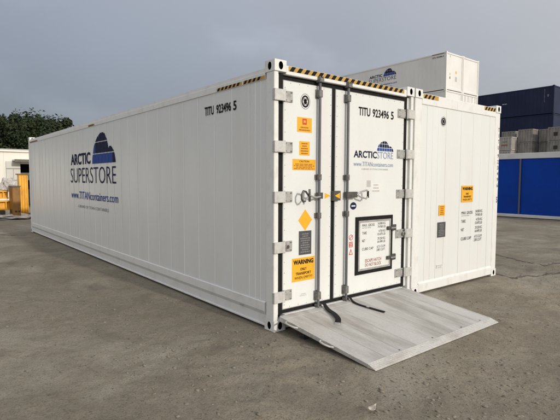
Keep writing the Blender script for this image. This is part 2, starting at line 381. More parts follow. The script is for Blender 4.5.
# ------------------------------------------------------------------ container pieces
def casting_mesh():
    sx, sy, sz = .162, .178, .118; mb = MB()
    cx, cy = sx / 2, sy / 2
    def face(o, u, v, w, h, nrm, hu, hv):
        o = Vector(o); u = Vector(u); v = Vector(v); nrm = Vector(nrm); n = 16; R = []; H = []; B = []
        for i in range(n):
            a = 2 * math.pi * (i + .5) / n; c, s = math.cos(a), math.sin(a); k = 1 / max(abs(c), abs(s))
            R.append(o + u * (w / 2 + c * k * w / 2) + v * (h / 2 + s * k * h / 2))
            p = o + u * (w / 2 + c * hu) + v * (h / 2 + s * hv); H.append(p); B.append(p - nrm * .045)
        # corners of the rectangle
        vs = R + H + B; f = [(i, (i + 1) % n, n + (i + 1) % n, n + i) for i in range(n)]
        mb.add(vs, f, WF)
        mb.add(H + B, [(i, (i + 1) % n, n + (i + 1) % n, n + i) for i in range(n)], RUBSH)  # walls and back coloured black for the shade inside the casting
        mb.add(B, [tuple(range(n))], RUBSH)
        for cu, cv in ((0, 0), (1, 0), (1, 1), (0, 1)):
            cpt = o + u * (w * cu) + v * (h * cv)
            near = sorted(range(n), key=lambda i: (R[i] - cpt).length)[:2]; near.sort()
            if near == [0, n - 1]: near = [n - 1, 0]
            mb.add([R[near[0]], cpt, R[near[1]]], [(0, 1, 2)], WF)
    face((0, 0, 0), (1, 0, 0), (0, 0, 1), sx, sz, (0, -1, 0), .030, .043)
    face((0, sy, 0), (1, 0, 0), (0, 0, 1), sx, sz, (0, 1, 0), .030, .043)
    face((0, 0, 0), (0, 1, 0), (0, 0, 1), sy, sz, (-1, 0, 0), .030, .043)
    face((sx, 0, 0), (0, 1, 0), (0, 0, 1), sy, sz, (1, 0, 0), .030, .043)
    mb.add([(0, 0, 0), (sx, 0, 0), (sx, sy, 0), (0, sy, 0)], [(0, 1, 2, 3)], WF)
    mb.add([(0, 0, sz), (sx, 0, sz), (sx, sy, sz), (0, sy, sz)], [(0, 1, 2, 3)], WF)
    me = bpy.data.meshes.new('corner_casting'); me.from_pydata(mb.v, [], mb.f)
    for m in mb.mats: me.materials.append(m)
    me.polygons.foreach_set('material_index', mb.m)
    bm = bmesh.new(); bm.from_mesh(me); bmesh.ops.remove_doubles(bm, verts=bm.verts, dist=1e-5)
    es = [e for e in bm.edges if len(e.link_faces) == 2 and e.calc_face_angle(0) > 1.2 and all((abs(v.co.x) < 1e-4 or abs(v.co.x - sx) < 1e-4) + (abs(v.co.y) < 1e-4 or abs(v.co.y - sy) < 1e-4) + (abs(v.co.z) < 1e-4 or abs(v.co.z - sz) < 1e-4) >= 2 for v in e.verts)]
    bmesh.ops.recalc_face_normals(bm, faces=bm.faces)
    bmesh.ops.bevel(bm, geom=es, offset=.008, segments=2, profile=.5, affect='EDGES')
    bm.to_mesh(me); bm.free(); return me
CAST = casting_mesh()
CW, CL, CH = 2.438, 12.192, 2.896
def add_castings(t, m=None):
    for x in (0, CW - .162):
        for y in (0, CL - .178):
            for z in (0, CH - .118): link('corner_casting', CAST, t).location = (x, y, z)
RAIL = [(.034, .026), (.016, .026), (.016, .040), (.030, .044), (.030, .145), (.006, .192), (.006, .288), (.022, .296), (.16, .296), (.16, .026)]
def mirror(p): return [(CW - x, z) for x, z in p]
TOPR = [(.024, 2.712), (.010, 2.718), (.010, 2.788), (.020, 2.794), (.020, 2.832), (.14, 2.832), (.14, 2.712)]
def rails_and_posts(t, pw=.062):
    for nm, pr in (('bottom_side_rail', RAIL), ('top_side_rail', TOPR)):
        MB().prism_y(pr, .178, CL - .178, WF).build(nm, t); MB().prism_y(mirror(pr), .178, CL - .178, WF).build(nm, t)
    for x0, x1, xa, xb in ((.003, pw, .003, .062), (CW - pw, CW - .003, CW - .062, CW - .003)):
        MB().box(x0, x1, .012, .150, .118, CH - .118, WF).build('corner_post', t, bevel=.006)
        MB().box(xa, xb, CL - .15, CL - .012, .118, CH - .118, WF).build('corner_post', t, bevel=.006)
    MB().box(.08, CW - .08, .10, CL - .10, .13, .16, RUBSH).build('floor', t)
    mb = MB(); mb.box(.14, CW - .14, .10, CL - .06, 2.80, 2.838, W)
    mb.build('roof', t)
def ribs_list():
    a = [.152, .268, .375, .49, .84, 1.245, 1.66, 2.075, 2.49, 2.905, 3.32, 3.736, 4.112, 4.484, 4.856]
    y = 4.856
    while y + .376 < CL - 1.1: y += .376; a.append(round(y, 3))
    return a + [CL - .72, CL - .49, CL - .375, CL - .268, CL - .152]
RIBS = ribs_list()
def side_panels(t, x, sgn):
    rg = random.Random(3); rib = MB()
    rib.add([(sgn * .0, -.009, .296), (-sgn * .004, -.004, .296), (-sgn * .004, .004, .296), (0, .009, .296),
             (sgn * .0, -.009, 2.713), (-sgn * .004, -.004, 2.713), (-sgn * .004, .004, 2.713), (0, .009, 2.713)],
            [(0, 1, 5, 4), (1, 2, 6, 5), (2, 3, 7, 6)], RIBW)
    r0_ = rib.build('panel_rib', t); rme = r0_.data; first = True
    for i, y in enumerate(RIBS):
        o = r0_ if first else link('panel_rib', rme, t); first = False
        o.location = (x, y, 0)
    for a, b in zip(RIBS[:-1], RIBS[1:]):
        e = [rg.uniform(-.0011, .0011) for _ in range(4)]
        mb = MB(); q = x + sgn * .0012
        vs = [(q + e[0], a, .292), (q + e[1], b, .292), (q + e[2], b, 2.716), (q + e[3], a, 2.716)]
        vs += [(v[0] + sgn * .03, v[1], v[2]) for v in vs]
        mb.add(vs, [(0, 1, 2, 3), (4, 7, 6, 5), (0, 4, 5, 1), (3, 2, 6, 7), (0, 3, 7, 4), (1, 5, 6, 2)], W); mb.build('side_panel', t)

# ------------------------------------------------------------------ container with the doors
A = thing('insulated_container', 'white insulated container with ARCTIC SUPERSTORE side lettering and closed double doors behind the ramp', 'container')
add_castings(A); rails_and_posts(A); side_panels(A, .020, 1)
MB().box(CW - .05, CW - .02, .15, CL - .15, .296, 2.713, W).build('side_wall', A)
MB().box(.062, CW - .062, CL - .06, CL - .03, .16, 2.80, W).build('end_wall', A)
MB().box(.162, CW - .162, CL - .15, CL - .012, 2.74, 2.85, WF).build('top_end_rail', A)
MB().box(.162, CW - .162, CL - .15, CL - .012, .014, .16, WF).build('bottom_end_rail', A)
hd = MB().box(.162, CW - .162, .012, .15, 2.757, 2.852, WF).build('top_end_rail', A, bevel=.006)
mb = MB(); mb.flat = True; hazard(mb, door_frame(.012), .195, 2.215, 2.797, 2.848, .105); mb.build('hazard_tape', hd)
MB().box(.162, CW - .162, .014, .15, .014, .168, WF).build('door_sill', A, bevel=.006)
for x0, x1 in ((.062, .092), (CW - .098, CW - .062)):
    MB().box(x0, x1, .052, .15, .168, 2.757, WF).build('door_jamb', A)
MB().box(.092, CW - .098, .058, .11, .168, 2.757, RUBSH).build('door_seal', A)
MB().box(CW + .002, CW + .028, .045, .12, .02, 2.82, RWH).build('joint_strip', A)
fr = side_frame(.010)
for ya, yb in ((1.165, .62), (.595, .185), (6.27, 5.88), (11.98, 10.97)): tape(A, fr, -ya, -yb, 2.721, 2.757, .085)
fr = side_frame(.0178)
for tx, ya, yb in (('TITU', 1.476, 1.25), ('923496', 1.19, .86), ('5', .81, .742)): letter(A, fr, tx, -ya, -yb, 2.455, 2.565, BLK, bold=.022)
superstore_sign(A, .0178)
# bolt lug on the rail groove
MB().box(-.004, .016, .60, .66, .168, .184, STL).build('rail_lug', A, bevel=.003)

DY = .040                                   # door faces
DX0, DXL, DXR, DX1 = .150, .884, .946, 2.264
DZ0, DZ1 = .216, 2.703
def door(x0, x1):
    d = MB().box(x0, x1, DY, .12, DZ0, DZ1, W).build('door', A, bevel=.008)
    e = MB(); fr = door_frame(DY); k = .014     # grey edge gasket strips
    for q in ((x0 - .004, x0 + .002, DZ0 - .004, DZ1 + .004), (x1 - .002, x1 + .004, DZ0 - .004, DZ1 + .004)):
        e.box(q[0], q[1], DY + .006, DY + .05, q[2], q[3], GRYG)
    e.box(x0, x1, DY + .006, DY + .05, DZ0 - .004, DZ0 + .002, GRYG); e.box(x0, x1, DY + .006, DY + .05, DZ1 - .002, DZ1 + .004, GRYG)
    e.build('edge_gasket', d)
    rv = MB()
    def rivet(u, v):
        n = 6; pts = [(u + .0055 * math.cos(1.047 * i), v + .0055 * math.sin(1.047 * i)) for i in range(n)]
        rv.add([(a, DY - .0005, b) for a, b in pts] + [(u + (a - u) * .6, DY - .004, v + (b - v) * .6) for a, b in pts],
               [(i, (i + 1) % n, n + (i + 1) % n, n + i) for i in range(n)] + [tuple(range(n, 2 * n))], STL)
    z = DZ0 + .05
    while z < DZ1 - .03:
        rivet(x0 + .022, z); rivet(x1 - .022, z); z += .118
    x = x0 + .1
    while x < x1 - .08: rivet(x, DZ1 - .022); rivet(x, DZ0 + .022); x += .125
    rv.build('rivets', d, kind='stuff')
    return d
GRYG = mat('grey_gasket', (.20, .20, .20), .6)
DL = door(DX0, DXL); DR = door(DXR, DX1)
def hinge(d, left, z, knob):
    s = 1 if left else -1
    def X(x): return x if left else CW - x
    lf = .272 if left else .318
    mb = MB()
    mb.box(X(.150), X(lf), DY - .014, DY + .004, z - .058, z + .058, STL)          # leaf on the door
    for bx in (.172, lf - .024):
        for bz in (-.042, .042):
            c = Vector((X(bx), DY - .014, z + bz)); mb.tube([c, c + Vector((0, -.010, 0))], .010, STD, 6)
    mb.build('hinge', d, bevel=.003)
    mb = MB()
    mb.box(X(-.006), X(.140), -.010, .0115, z - .060, z + .060, GAL)                # bracket wrapping the post
    mb.box(X(-.006), X(.0025), .0118, .034, z - .060, z + .060, GAL)
    mb.tube([(X(.146), .006, z - .066), (X(.146), .006, z + .066)], .011, STL, 10)
    if knob:
        mb.tube([(X(.18), DY - .014, z), (X(.18), DY - .05, z)], .026, STD, 12)
    mb.build('hinge_bracket', d, bevel=.003)
for d, left in ((DL, True), (DR, False)):
    for i, z in enumerate((2.534, 1.993, 1.457, .914, .372)): hinge(d, left, z, i == 3)
def lock_rod(d, x, side):
    y = .0; mb = MB(); mb.tube([(x, y, .165), (x, y, 2.775)], .0165, STR, 12); rod = mb.build('lock_rod', d, smooth=True)
    for z0, z1 in ((2.56, 2.66), (.25, .36)):                        # cam blocks
        g = MB(); g.box(x - .027, x + .027, -.022, DY - .001, z0 + .01, z1 - .01, STM); g.box(x - .040, x + .040, DY - .008, DY - .0005, z0, z1, STM); g.build('rod_bracket', d, bevel=.006)
    for zc in (1.672, 1.234):
        g = MB(); g.box(x - .040, x + .040, DY - .012, DY - .001, zc - .030, zc + .030, STM); g.box(x - .022, x + .022, -.006, DY - .0125, zc - .022, zc + .022, STM)
        g.tube([(x, y, zc - .034), (x, y, zc + .034)], .027, STD, 12); g.build('rod_guide', d, bevel=.004)
    for z0, z1 in ((2.735, 2.80), (.140, .205)):                      # keepers on header and sill
        g = MB(); g.box(x - .030, x - .019, -.030, .035, z0, z1, STM); g.box(x + .019, x + .030, -.030, .035, z0, z1, STM)
        g.box(x - .030, x + .030, -.038, -.0275, z0, z1 - .02, STM); g.build('rod_keeper', d, bevel=.002)
    g = MB(); zc = 1.462
    if side < 0:                                                     # forked lever with a hook and a D grip
        g.box(x - .032, x + .032, -.03, .02, zc - .035, zc + .035, STD)
        g.tube([(x, -.02, zc - .01), (x - .08, -.035, zc - .02), (x - .2, -.04, zc + .005)], .012, STL, 8)
        g.tube([(x - .19, -.045, zc + .075), (x - .2, -.06, zc), (x - .19, -.045, zc - .06)], .013, STD, 8)
        c = x - .27
        g.tube([(x - .20, -.04, zc + .005), (c + .02, -.05, zc + .05), (c - .02, -.055, zc + .058), (c - .045, -.055, zc + .02), (c - .045, -.055, zc - .03),
                (c - .02, -.055, zc - .062), (c + .01, -.05, zc - .055)], .011, STD, 8)
        g.tube([(c + .01, -.05, zc - .055), (x - .20, -.04, zc + .0)], .009, STL, 8)
    else:
        g.box(x - .03, x + .15, -.03, .025, zc - .034, zc + .036, STD)
        g.tube([(x + .14, -.03, zc), (x + .19, -.045, zc + .035), (x + .30, -.05, zc + .055), (x + .315, -.05, zc + .03), (x + .315, -.05, zc - .025),
                (x + .29, -.05, zc - .05), (x + .2, -.045, zc - .03), (x + .14, -.03, zc)], .011, STL, 8)
        g.tube([(x + .316, -.052, zc + .045), (x + .318, -.052, zc - .04)], .013, RUBSH, 8)
    g.build('handle', d)
    return rod
lock_rod(DL, .650, -1); lock_rod(DR, 1.118, 1)

def A_(x0, x1, z0, z1): return ax(x0, DY), ax(x1, DY), az(z0, DY), az(z1, DY)
def sticker(parent, name, r, bg, fn=None, label=None, t=.0012):
    mb = MB(); fr = door_frame(DY); u0, u1, v0, v1 = A_(*r)
    put_slab(mb, fr, u0, u1, v0, v1, t, bg)
    if fn: fn(mb, door_frame(DY - t), u0, u1, v0, v1)
    return mb.build(name, parent, label=label)
def emblem(mb, fr, u0, u1, v0, v1):
    cu, cv, ru, rv = (u0 + u1) / 2, (v0 + v1) / 2, (u1 - u0) / 2, (v1 - v0) / 2
    put_ring(mb, fr, cu, cv, ru, rv, .93, GRY); put_ring(mb, fr, cu, cv, ru * .78, rv * .78, .72, BLK)
    put_disc(mb, fr, cu, cv, ru * .30, rv * .34, BLK)
    for sx, sz in ((-.25, .25), (.25, .3), (.28, -.25), (-.22, -.3)):
        put_poly(mb, fr, [(cu + sx * ru - .012, cv + sz * rv - .02), (cu + sx * ru + .014, cv + sz * rv - .012), (cu + sx * ru + .01, cv + sz * rv + .02), (cu + sx * ru - .014, cv + sz * rv + .012)], GRY)
mb = MB(); mb.flat = True; emblem(mb, door_frame(DY), *A_(.355, .498, 2.415, 2.585)); mb.build('oval_emblem', DL)
def st1(mb, fr, u0, u1, v0, v1):
    cu = (u0 + u1) / 2; h = v1 - v0
    put_rect(mb, fr, cu - .032, cu + .032, v1 - h * .48, v1 - h * .08, RED, .001); put_rect(mb, fr, cu - .016, cu + .016, v1 - h * .36, v1 - h * .2, ORS, .002)
    put_bars(mb, fr, u0 + .02, u1 - .02, v0 + .012, v0 + h * .42, 2, DKO, .002, 4)
sticker(DL, 'warning_sticker', (.309, .526, 2.163, 2.325), ORS, st1, 'orange sticker with a red symbol above two lines of print')
sticker(DL, 'warning_sticker', (.342, .497, 1.91, 2.065), ORS, lambda m, f, a, b, c, d: put_bars(m, f, a + .02, b - .02, c + .01, d - .01, 5, DKO, .002, 9), 'small orange sticker with five short lines of print')
def st3(mb, fr, u0, u1, v0, v1):
    put_text(mb, fr, 'CAUTION', u0 + .10, u1 - .10, v1 - .034, v1 - .012, BLK, .002); put_bars(mb, fr, u0 + .015, u1 - .015, v0 + .008, v1 - .045, 4, DKO, .002, 5)
sticker(DL, 'caution_sticker', (.245, .587, 1.748, 1.868), ORS, st3, 'wide orange CAUTION sticker')
def stw(mb, fr, u0, u1, v0, v1):
    a, h = u1 - u0, v1 - v0
    put_text(mb, fr, 'WARNING', u0 + a * .06, u1 - a * .06, v0 + h * .72, v0 + h * .92, BLK, .0015, .045)
    put_text(mb, fr, 'ONLY', u0 + a * .36, u1 - a * .36, v0 + h * .45, v0 + h * .57, BLK, .0015, .025)
    put_text(mb, fr, 'TRANSPORT', u0 + a * .16, u1 - a * .16, v0 + h * .27, v0 + h * .39, BLK, .0015, .025)
    put_text(mb, fr, 'WHEN EMPTY!', u0 + a * .11, u1 - a * .11, v0 + h * .09, v0 + h * .21, BLK, .0015, .0)
sticker(DL, 'warning_sticker', (.245, .585, .511, .775), ORS, stw, 'large orange sticker reading WARNING ONLY TRANSPORT WHEN EMPTY')
u0, u1, v0, v1 = A_(.334, .540, 1.074, 1.313); mb = MB(); mb.flat = True
put_poly(mb, door_frame(DY), [((u0 + u1) / 2, v0), (u1, (v0 + v1) / 2), ((u0 + u1) / 2, v1), (u0, (v0 + v1) / 2)], ORS, .0015); mb.build('diamond_sticker', DL)
sticker(DL, 'data_plate', (.344, .530, .806, 1.072), PLT, lambda m, f, a, b, c, d: put_bars(m, f, a + .02, b - .02, c + .02, d - .02, 9, GRY, .001, 3), 'dark embossed data plate', .004)
sticker(DL, 'print_mark', (.36, .47, .335, .372), W, lambda m, f, a, b, c, d: put_bars(m, f, a, b, c, d, 2, LGR, .001, 21))
# closing marks: triangles and centre box
mb = MB(); mb.flat = True; u0, u1, v0, v1 = A_(.738, .828, 1.424, 1.492)
put_poly(mb, door_frame(DY), [(u0, v0), (u1, (v0 + v1) / 2), (u0, v1)], ORS, .0015); mb.build('triangle_mark', DL)
mb = MB(); mb.box(.884, .998, -.004, DY - .0005, 1.398, 1.512, STD); fr = door_frame(-.004)
put_poly(mb, fr, [(.985, 1.42), (.985, 1.49), (.90, 1.455)], ORS, .0015); mb.build('lock_box', DR, bevel=0)
# right door print
fr = door_frame(DY)
def T(s, x0, x1, z0, z1, m, b=0.0): u0, u1, v0, v1 = A_(x0, x1, z0, z1); letter(DR, fr, s, u0, u1, v0, v1, m, bold=b)
T('TITU', 1.30, 1.515, 2.428, 2.532, BLK, .022); T('923496', 1.56, 1.882, 2.428, 2.532, BLK, .022); T('5', 1.925, 1.982, 2.428, 2.532, BLK, .022)
T('ARCTIC', 1.222, 1.655, 1.915, 2.002, NAV, .025); T('STORE', 1.663, 1.985, 1.915, 2.002, LBL, -.002)
T('www.TITANcontainers.com', 1.222, 1.987, 1.812, 1.868, LBL); T('A BRAND OF TITAN CONTAINERS', 1.367, 1.884, 1.768, 1.788, LGR)
mb = MB(); mb.flat = True; u0, u1, v0, v1 = A_(1.658, 1.990, 2.010, 2.142); put_berg(mb, fr, u0, v0, (u1 - u0) / 1.36, (v1 - v0) / .61, .03); mb.build('iceberg_emblem', DR)
sticker(DR, 'paper_label', (1.47, 1.545, 1.555, 1.637), LGR); sticker(DR, 'paper_label', (1.56, 1.735, 1.485, 1.60), PAP, lambda m, f, a, b, c, d: put_bars(m, f, a, b, c, d, 3, LGR, .001, 31))
u0, u1, v0, v1 = A_(1.168, 1.286, 1.282, 1.368); mb = MB(); mb.flat = True
put_disc(mb, fr, (u0 + u1) / 2, (v0 + v1) / 2, .058, .046, NV2, .0015); put_rect(mb, fr, (u0 + u1) / 2 - .035, (u0 + u1) / 2 + .035, (v0 + v1) / 2 - .008, (v0 + v1) / 2 + .008, PAP, .003); mb.build('round_sticker', DR)
def str_(mb, fr, u0, u1, v0, v1):
    c = (u0 + u1) / 2; h = (v1 - v0) / 3
    put_ring(mb, fr, c, v1 - h * .5, .036, .036, .78, RED); put_poly(mb, fr, [(c - .026, v1 - h * .5 - .02), (c - .02, v1 - h * .5 - .027), (c + .026, v1 - h * .5 + .02), (c + .02, v1 - h * .5 + .027)], RED)
    put_rect(mb, fr, c - .034, c + .034, v0 + h * 1.15, v0 + h * 1.9, RED); put_bars(mb, fr, c - .03, c + .03, v0 + h * 1.2, v0 + h * 1.85, 3, PAP, .003, 2)
    put_poly(mb, fr, [(c - .036, v0 + h * .12), (c + .036, v0 + h * .12), (c, v0 + h * .95)], RED); put_poly(mb, fr, [(c - .02, v0 + h * .22), (c + .02, v0 + h * .22), (c, v0 + h * .7)], PAP, .003)
sticker(DR, 'safety_sticker', (1.148, 1.236, .715, .985), PAP, str_, 'white strip with red prohibition and warning signs')
# escape hatch
hx0, hx1, hz0, hz1 = A_(1.268, 1.995, .458, 1.184)
mb = MB(); k = .052
for q in ((hx0, hx1, hz0, hz0 + k), (hx0, hx1, hz1 - k, hz1), (hx0, hx0 + k, hz0 + k, hz1 - k), (hx1 - k, hx1, hz0 + k, hz1 - k)): mb.box(q[0], q[1], DY - .010, DY + .002, q[2], q[3], RUBSH)
mb.build('hatch_seal', DR)
mb = MB(); mb.box(hx0 + k, hx1 - k, DY - .012, DY + .001, hz0 + k, hz1 - k, W)
a0, a1, b0, b1 = hx0 + k - .004, hx1 - k + .004, hz0 + k - .004, hz1 - k + .004; j = .024
for q in ((a0, a1, b0, b0 + j), (a0, a1, b1 - j, b1), (a0, a0 + j, b0 + j, b1 - j), (a1 - j, a1, b0 + j, b1 - j)): mb.box(q[0], q[1], DY - .018, DY + .001, q[2], q[3], STL)
mb.build('escape_hatch', DR)
def cargo_text(parent, fr, u0, u1, vtop, sc):
    a = u1 - u0
    def t(s, ua, ub, vt, hh, m=BLK, b=.0): letter(parent, fr, s, u0 + a * ua, u0 + a * ub, vtop - (vt + hh) * sc, vtop - vt * sc, m, .0015, b)
    rows = (('MAX. GROSS', .0, .52, '34.000 KG', '74.960 LB', 0), ('TARE', .0, .19, '4.750 KG', '10.470 LB', .098), ('NET', .0, .13, '29.250 KG', '64.490 LB', .196))
    for s, ua, ub, n1, n2, v in rows:
        t(s, ua, ub, v, .034)
        t(n1, .66 if len(n1) > 8 else .70, 1.0, v - .008, .032); t(n2, .66, 1.0, v + .034, .032)
    t('CUBE CAP', 0, .48, .302, .034); t('67.5 CU.M', .64, 1.0, .294, .032); t('2385 CU.FT', .62, 1.0, .336, .032)
    t('(ACTUAL MASS)', 0, .36, .044, .016, GRY, 0)
frh = door_frame(DY - .012)
u0, u1, v0, v1 = A_(1.385, 1.838, .72, 1.092); cargo_text(DR, frh, u0, u1, v1, 1.0)
u0, u1, v0, v1 = A_(1.448, 1.764, .55, .645)
letter(DR, frh, 'ESCAPE HATCH', u0, u1, v0 + .052, v1, RBR, .0015, .01); letter(DR, frh, 'DO NOT BLOCK', u0, u1, v0 - .002, v0 + .040, RBR, .0015, .01)
for zc in (1.016, .624):
    mb = MB(); z = az(zc, DY); mb.box(hx1 - .135, hx1 - .02, DY - .045, DY - .019, z - .022, z + .022, STD); mb.box(hx1 - .045, hx1 + .045, DY - .038, DY - .0105, z - .040, z + .040, STD)
    mb.box(hx1 - .085, hx1 + .02, DY - .058, DY - .0455, z - .010, z + .010, STL); mb.build('hatch_latch', DR, bevel=.003)

# ------------------------------------------------------------------ container with the plain end wall
BX = CW + .030
B = thing('insulated_container', 'white insulated container with plain ribbed end wall, joined beside the container with doors', 'container', (BX, 0, 0))
add_castings(B); rails_and_posts(B, .1615)
for x0, x1 in ((.02, .05), (CW - .05, CW - .02)): MB().box(x0, x1, .15, CL - .15, .296, 2.713, W).build('side_wall', B)
MB().box(.062, CW - .062, CL - .06, CL - .03, .16, 2.80, W).build('end_wall', B)
MB().box(.162, CW - .162, CL - .15, CL - .012, 2.74, 2.85, WF).build('top_end_rail', B)
hd = MB().box(.162, CW - .162, .008, .15, 2.700, 2.852, WF).build('top_end_rail', B, bevel=.006)
fr = door_frame(.008); tape(hd, fr, .185, .56, 2.786, 2.845, .092); tape(hd, fr, 1.885, 2.265, 2.786, 2.845, .092)
MB().prism_y([(.162, .028), (CW - .162, .028), (CW - .162, .150), (.162, .150)], .004, .15, WF).build('bottom_end_rail', B, bevel=.01)
mb = MB(); mb.add([(.162, .006, .1495), (CW - .162, .006, .1495), (CW - .162, .02, .185), (.162, .02, .185)], [(0, 1, 2, 3)], WF); mb.build('rail_bead', B)
EY = .018; EDG = [.162, .31, .45, .595, .80, 1.22, 1.58, 1.83, 2.11, CW - .162]; rg = random.Random(11)
for a, b in zip(EDG[:-1], EDG[1:]):
    e = [rg.uniform(-.0008, .0008) for _ in range(4)]; mb = MB(); q = EY + .0012
    vs = [(a, q + e[0], .16), (b, q + e[1], .16), (b, q + e[2], 2.702), (a, q + e[3], 2.702)]; vs += [(v[0], v[1] + .03, v[2]) for v in vs]
    mb.add(vs, [(0, 1, 2, 3), (4, 7, 6, 5), (0, 4, 5, 1), (3, 2, 6, 7), (0, 3, 7, 4), (1, 5, 6, 2)], W); mb.build('end_panel', B)
for x in EDG[1:-1]:
    mb = MB(); mb.add([(x - .007, EY, .18), (x - .004, EY - .0018, .18), (x + .004, EY - .0018, .18), (x + .008, EY, .18), (x - .008, EY, 2.70), (x - .004, EY - .0018, 2.70), (x + .004, EY - .0018, 2.70), (x + .008, EY, 2.70)],
                      [(0, 1, 5, 4), (1, 2, 6, 5), (2, 3, 7, 6)], W); mb.build('panel_rib', B)
def B_(x0, x1, z0, z1): return ax(x0, EY) - BX, ax(x1, EY) - BX, az(z0, EY), az(z1, EY)
SY = EY - .006
def stickerB(name, r, bg, fn=None, label=None):
    mb = MB(); fr = door_frame(SY); u0, u1, v0, v1 = B_(*r)
    put_slab(mb, fr, u0, u1, v0, v1, .0012, bg)
    if fn: fn(mb, door_frame(SY - .0012), u0, u1, v0, v1)
    mb.build(name, B, label=label)
mb = MB(); mb.flat = True; emblem(mb, door_frame(EY - .001), *B_(3.085, 3.222, 2.43, 2.572)); mb.build('oval_emblem', B)
stickerB('warning_sticker', (3.70, 4.045, 1.30, 1.558), ORS, stw, 'large orange sticker reading WARNING ONLY TRANSPORT WHEN EMPTY')
stickerB('warning_sticker', (3.085, 3.245, 1.118, 1.273), ORS, lambda m, f, a, b, c, d: put_bars(m, f, a + .02, b - .02, c + .01, d - .01, 5, DKO, .002, 19))
stickerB('data_plate', (3.062, 3.27, .795, 1.02), PLT, lambda m, f, a, b, c, d: put_bars(m, f, a + .02, b - .02, c + .02, d - .02, 8, GRY, .001, 13), 'dark embossed data plate')
stickerB('print_mark', (3.06, 3.22, .335, .385), W, lambda m, f, a, b, c, d: put_bars(m, f, a, b, c, d, 2, LGR, .001, 23))
u0, u1, v0, v1 = B_(3.722, 4.362, .62, 1.155); cargo_text(B, door_frame(SY), u0, u1, v1, 1.36)
fr = door_frame(.012); cx = CW - .036; z = 2.53
for ch in 'TITU 923496':
    if ch == ' ': z -= .04; continue
    hw = .005 if ch == 'I' else .018
    letter(B, fr, ch, cx - hw, cx + hw, z - .065, z, BLK, .002, .012); z -= .1
z = 1.36; letter(B, fr, '5', cx - .018, cx + .018, z - .10, z, BLK, .002, .02)

# ------------------------------------------------------------------ loading ramp
RP = thing('loading_ramp', 'dirty silver aluminium loading ramp leaning on the sill of the closed doors', 'ramp', (1.155, -.67, 0))
RZ0, RZ1, RY1 = .170, .034, -1.240
def rz(y): return RZ0 + (RZ1 - RZ0) * (y / RY1)
ox, oy = 1.155, -.67
rx0, rx1 = .072, 2.238
def slab(mb, x0, x1, ya, yb, zt, th, m):
    v = []
    for dz in (-th, 0.0):
        for y in (yb, ya):
            for x in (x0, x1): v.append((x - ox, y - oy, max(.003, zt(y) + dz) if dz else zt(y)))
    return mb.add(v, [(0, 2, 3, 1), (4, 5, 7, 6), (0, 1, 5, 4), (2, 6, 7, 3), (0, 4, 6, 2), (1, 3, 7, 5)], m)
NP = 9; rg = random.Random(5)
for i in range(NP):
    a = rx0 + (rx1 - rx0) * i / NP; b = rx0 + (rx1 - rx0) * (i + 1) / NP; dz = rg.uniform(-.0012, .0012)
    mb = MB(); slab(mb, a + .0016, b - .0016, -.108, RY1, lambda y: rz(y) + dz, .026, ALU)
    mb.build('plank', RP, bevel=.002)
mb = MB(); slab(mb, rx0, rx1, -.006, -.104, lambda y: rz(y) + .003, .022, ALU); mb.build('hinge_plate', RP, bevel=.002)
for x0, x1 in ((rx0 - .014, rx0 - .001), (rx1 + .001, rx1 + .014)):
    mb = MB(); slab(mb, x0, x1, -.02, RY1, lambda y: rz(y) + .004, .055, ALT); mb.build('side_beam', RP, bevel=.003)
mb = MB(); steps = 5; ty0, ty1 = RY1 - .003, -1.338; tz0, tz1 = RZ1 + .001, .004
for s_ in range(steps):
    ya = ty0 + (ty1 - ty0) * s_ / steps; yb = ty0 + (ty1 - ty0) * (s_ + 1) / steps
    za = tz0 + (tz1 - tz0) * s_ / steps; zb = tz0 + (tz1 - tz0) * (s_ + 1) / steps
    for (y0_, z0_, y1_, z1_) in ((ya, za + .002, ya + (yb - ya) * .72, za + (zb - za) * .72 + .002), (ya + (yb - ya) * .72, za + (zb - za) * .72 - .0015, yb, zb - .0015)):
        x0, x1 = rx0 - .014, rx1 + .014
        v = [(x - ox, y - oy, z) for (y, z) in ((y1_, z1_), (y0_, z0_)) for x in (x0, x1)] + [(x - ox, y - oy, .002) for y in (y1_, y0_) for x in (x0, x1)]
        mb.add(v, [(0, 1, 3, 2), (4, 6, 7, 5), (0, 4, 5, 1), (2, 3, 7, 6), (0, 2, 6, 4), (1, 5, 7, 3)], ALT)
mb.build('toe_plate', RP)
for x in (.55, 1.1, 1.65, 2.05):
    mb = MB(); c = Vector((x - ox, -1.215 - oy, rz(-1.215) - .002)); mb.tube([c, c + Vector((0, .0006, .006))], .009, STD, 8); mb.build('bolt', RP)
for ya, yb in ((-.135, -.32), (-.655, -.83)):
    mb = MB(); x = rx0 - .014; pts = []
    for i in range(9):
        t_ = i / 8; y = ya + (yb - ya) * t_; b_ = math.sin(math.pi * t_) ** .6 * .055
        pts.append((x - b_ - ox, y - oy, rz(y) - .015 + .012 * math.sin(math.pi * t_)))
    mb.tube(pts, .0095, ALT, 8); mb.build('grab_handle', RP, smooth=True)
for x in (.14, 2.17):
    mb = MB(); mb.box(x - .03 - ox, x + .03 - ox, -.36 - oy, -.28 - oy, -.004, .006, STD); mb.box(x - .006 - ox, x + .006 - ox, -.325 - oy, -.315 - oy, .006, rz(-.32) - .02, STD)
    mb.build('foot', RP)

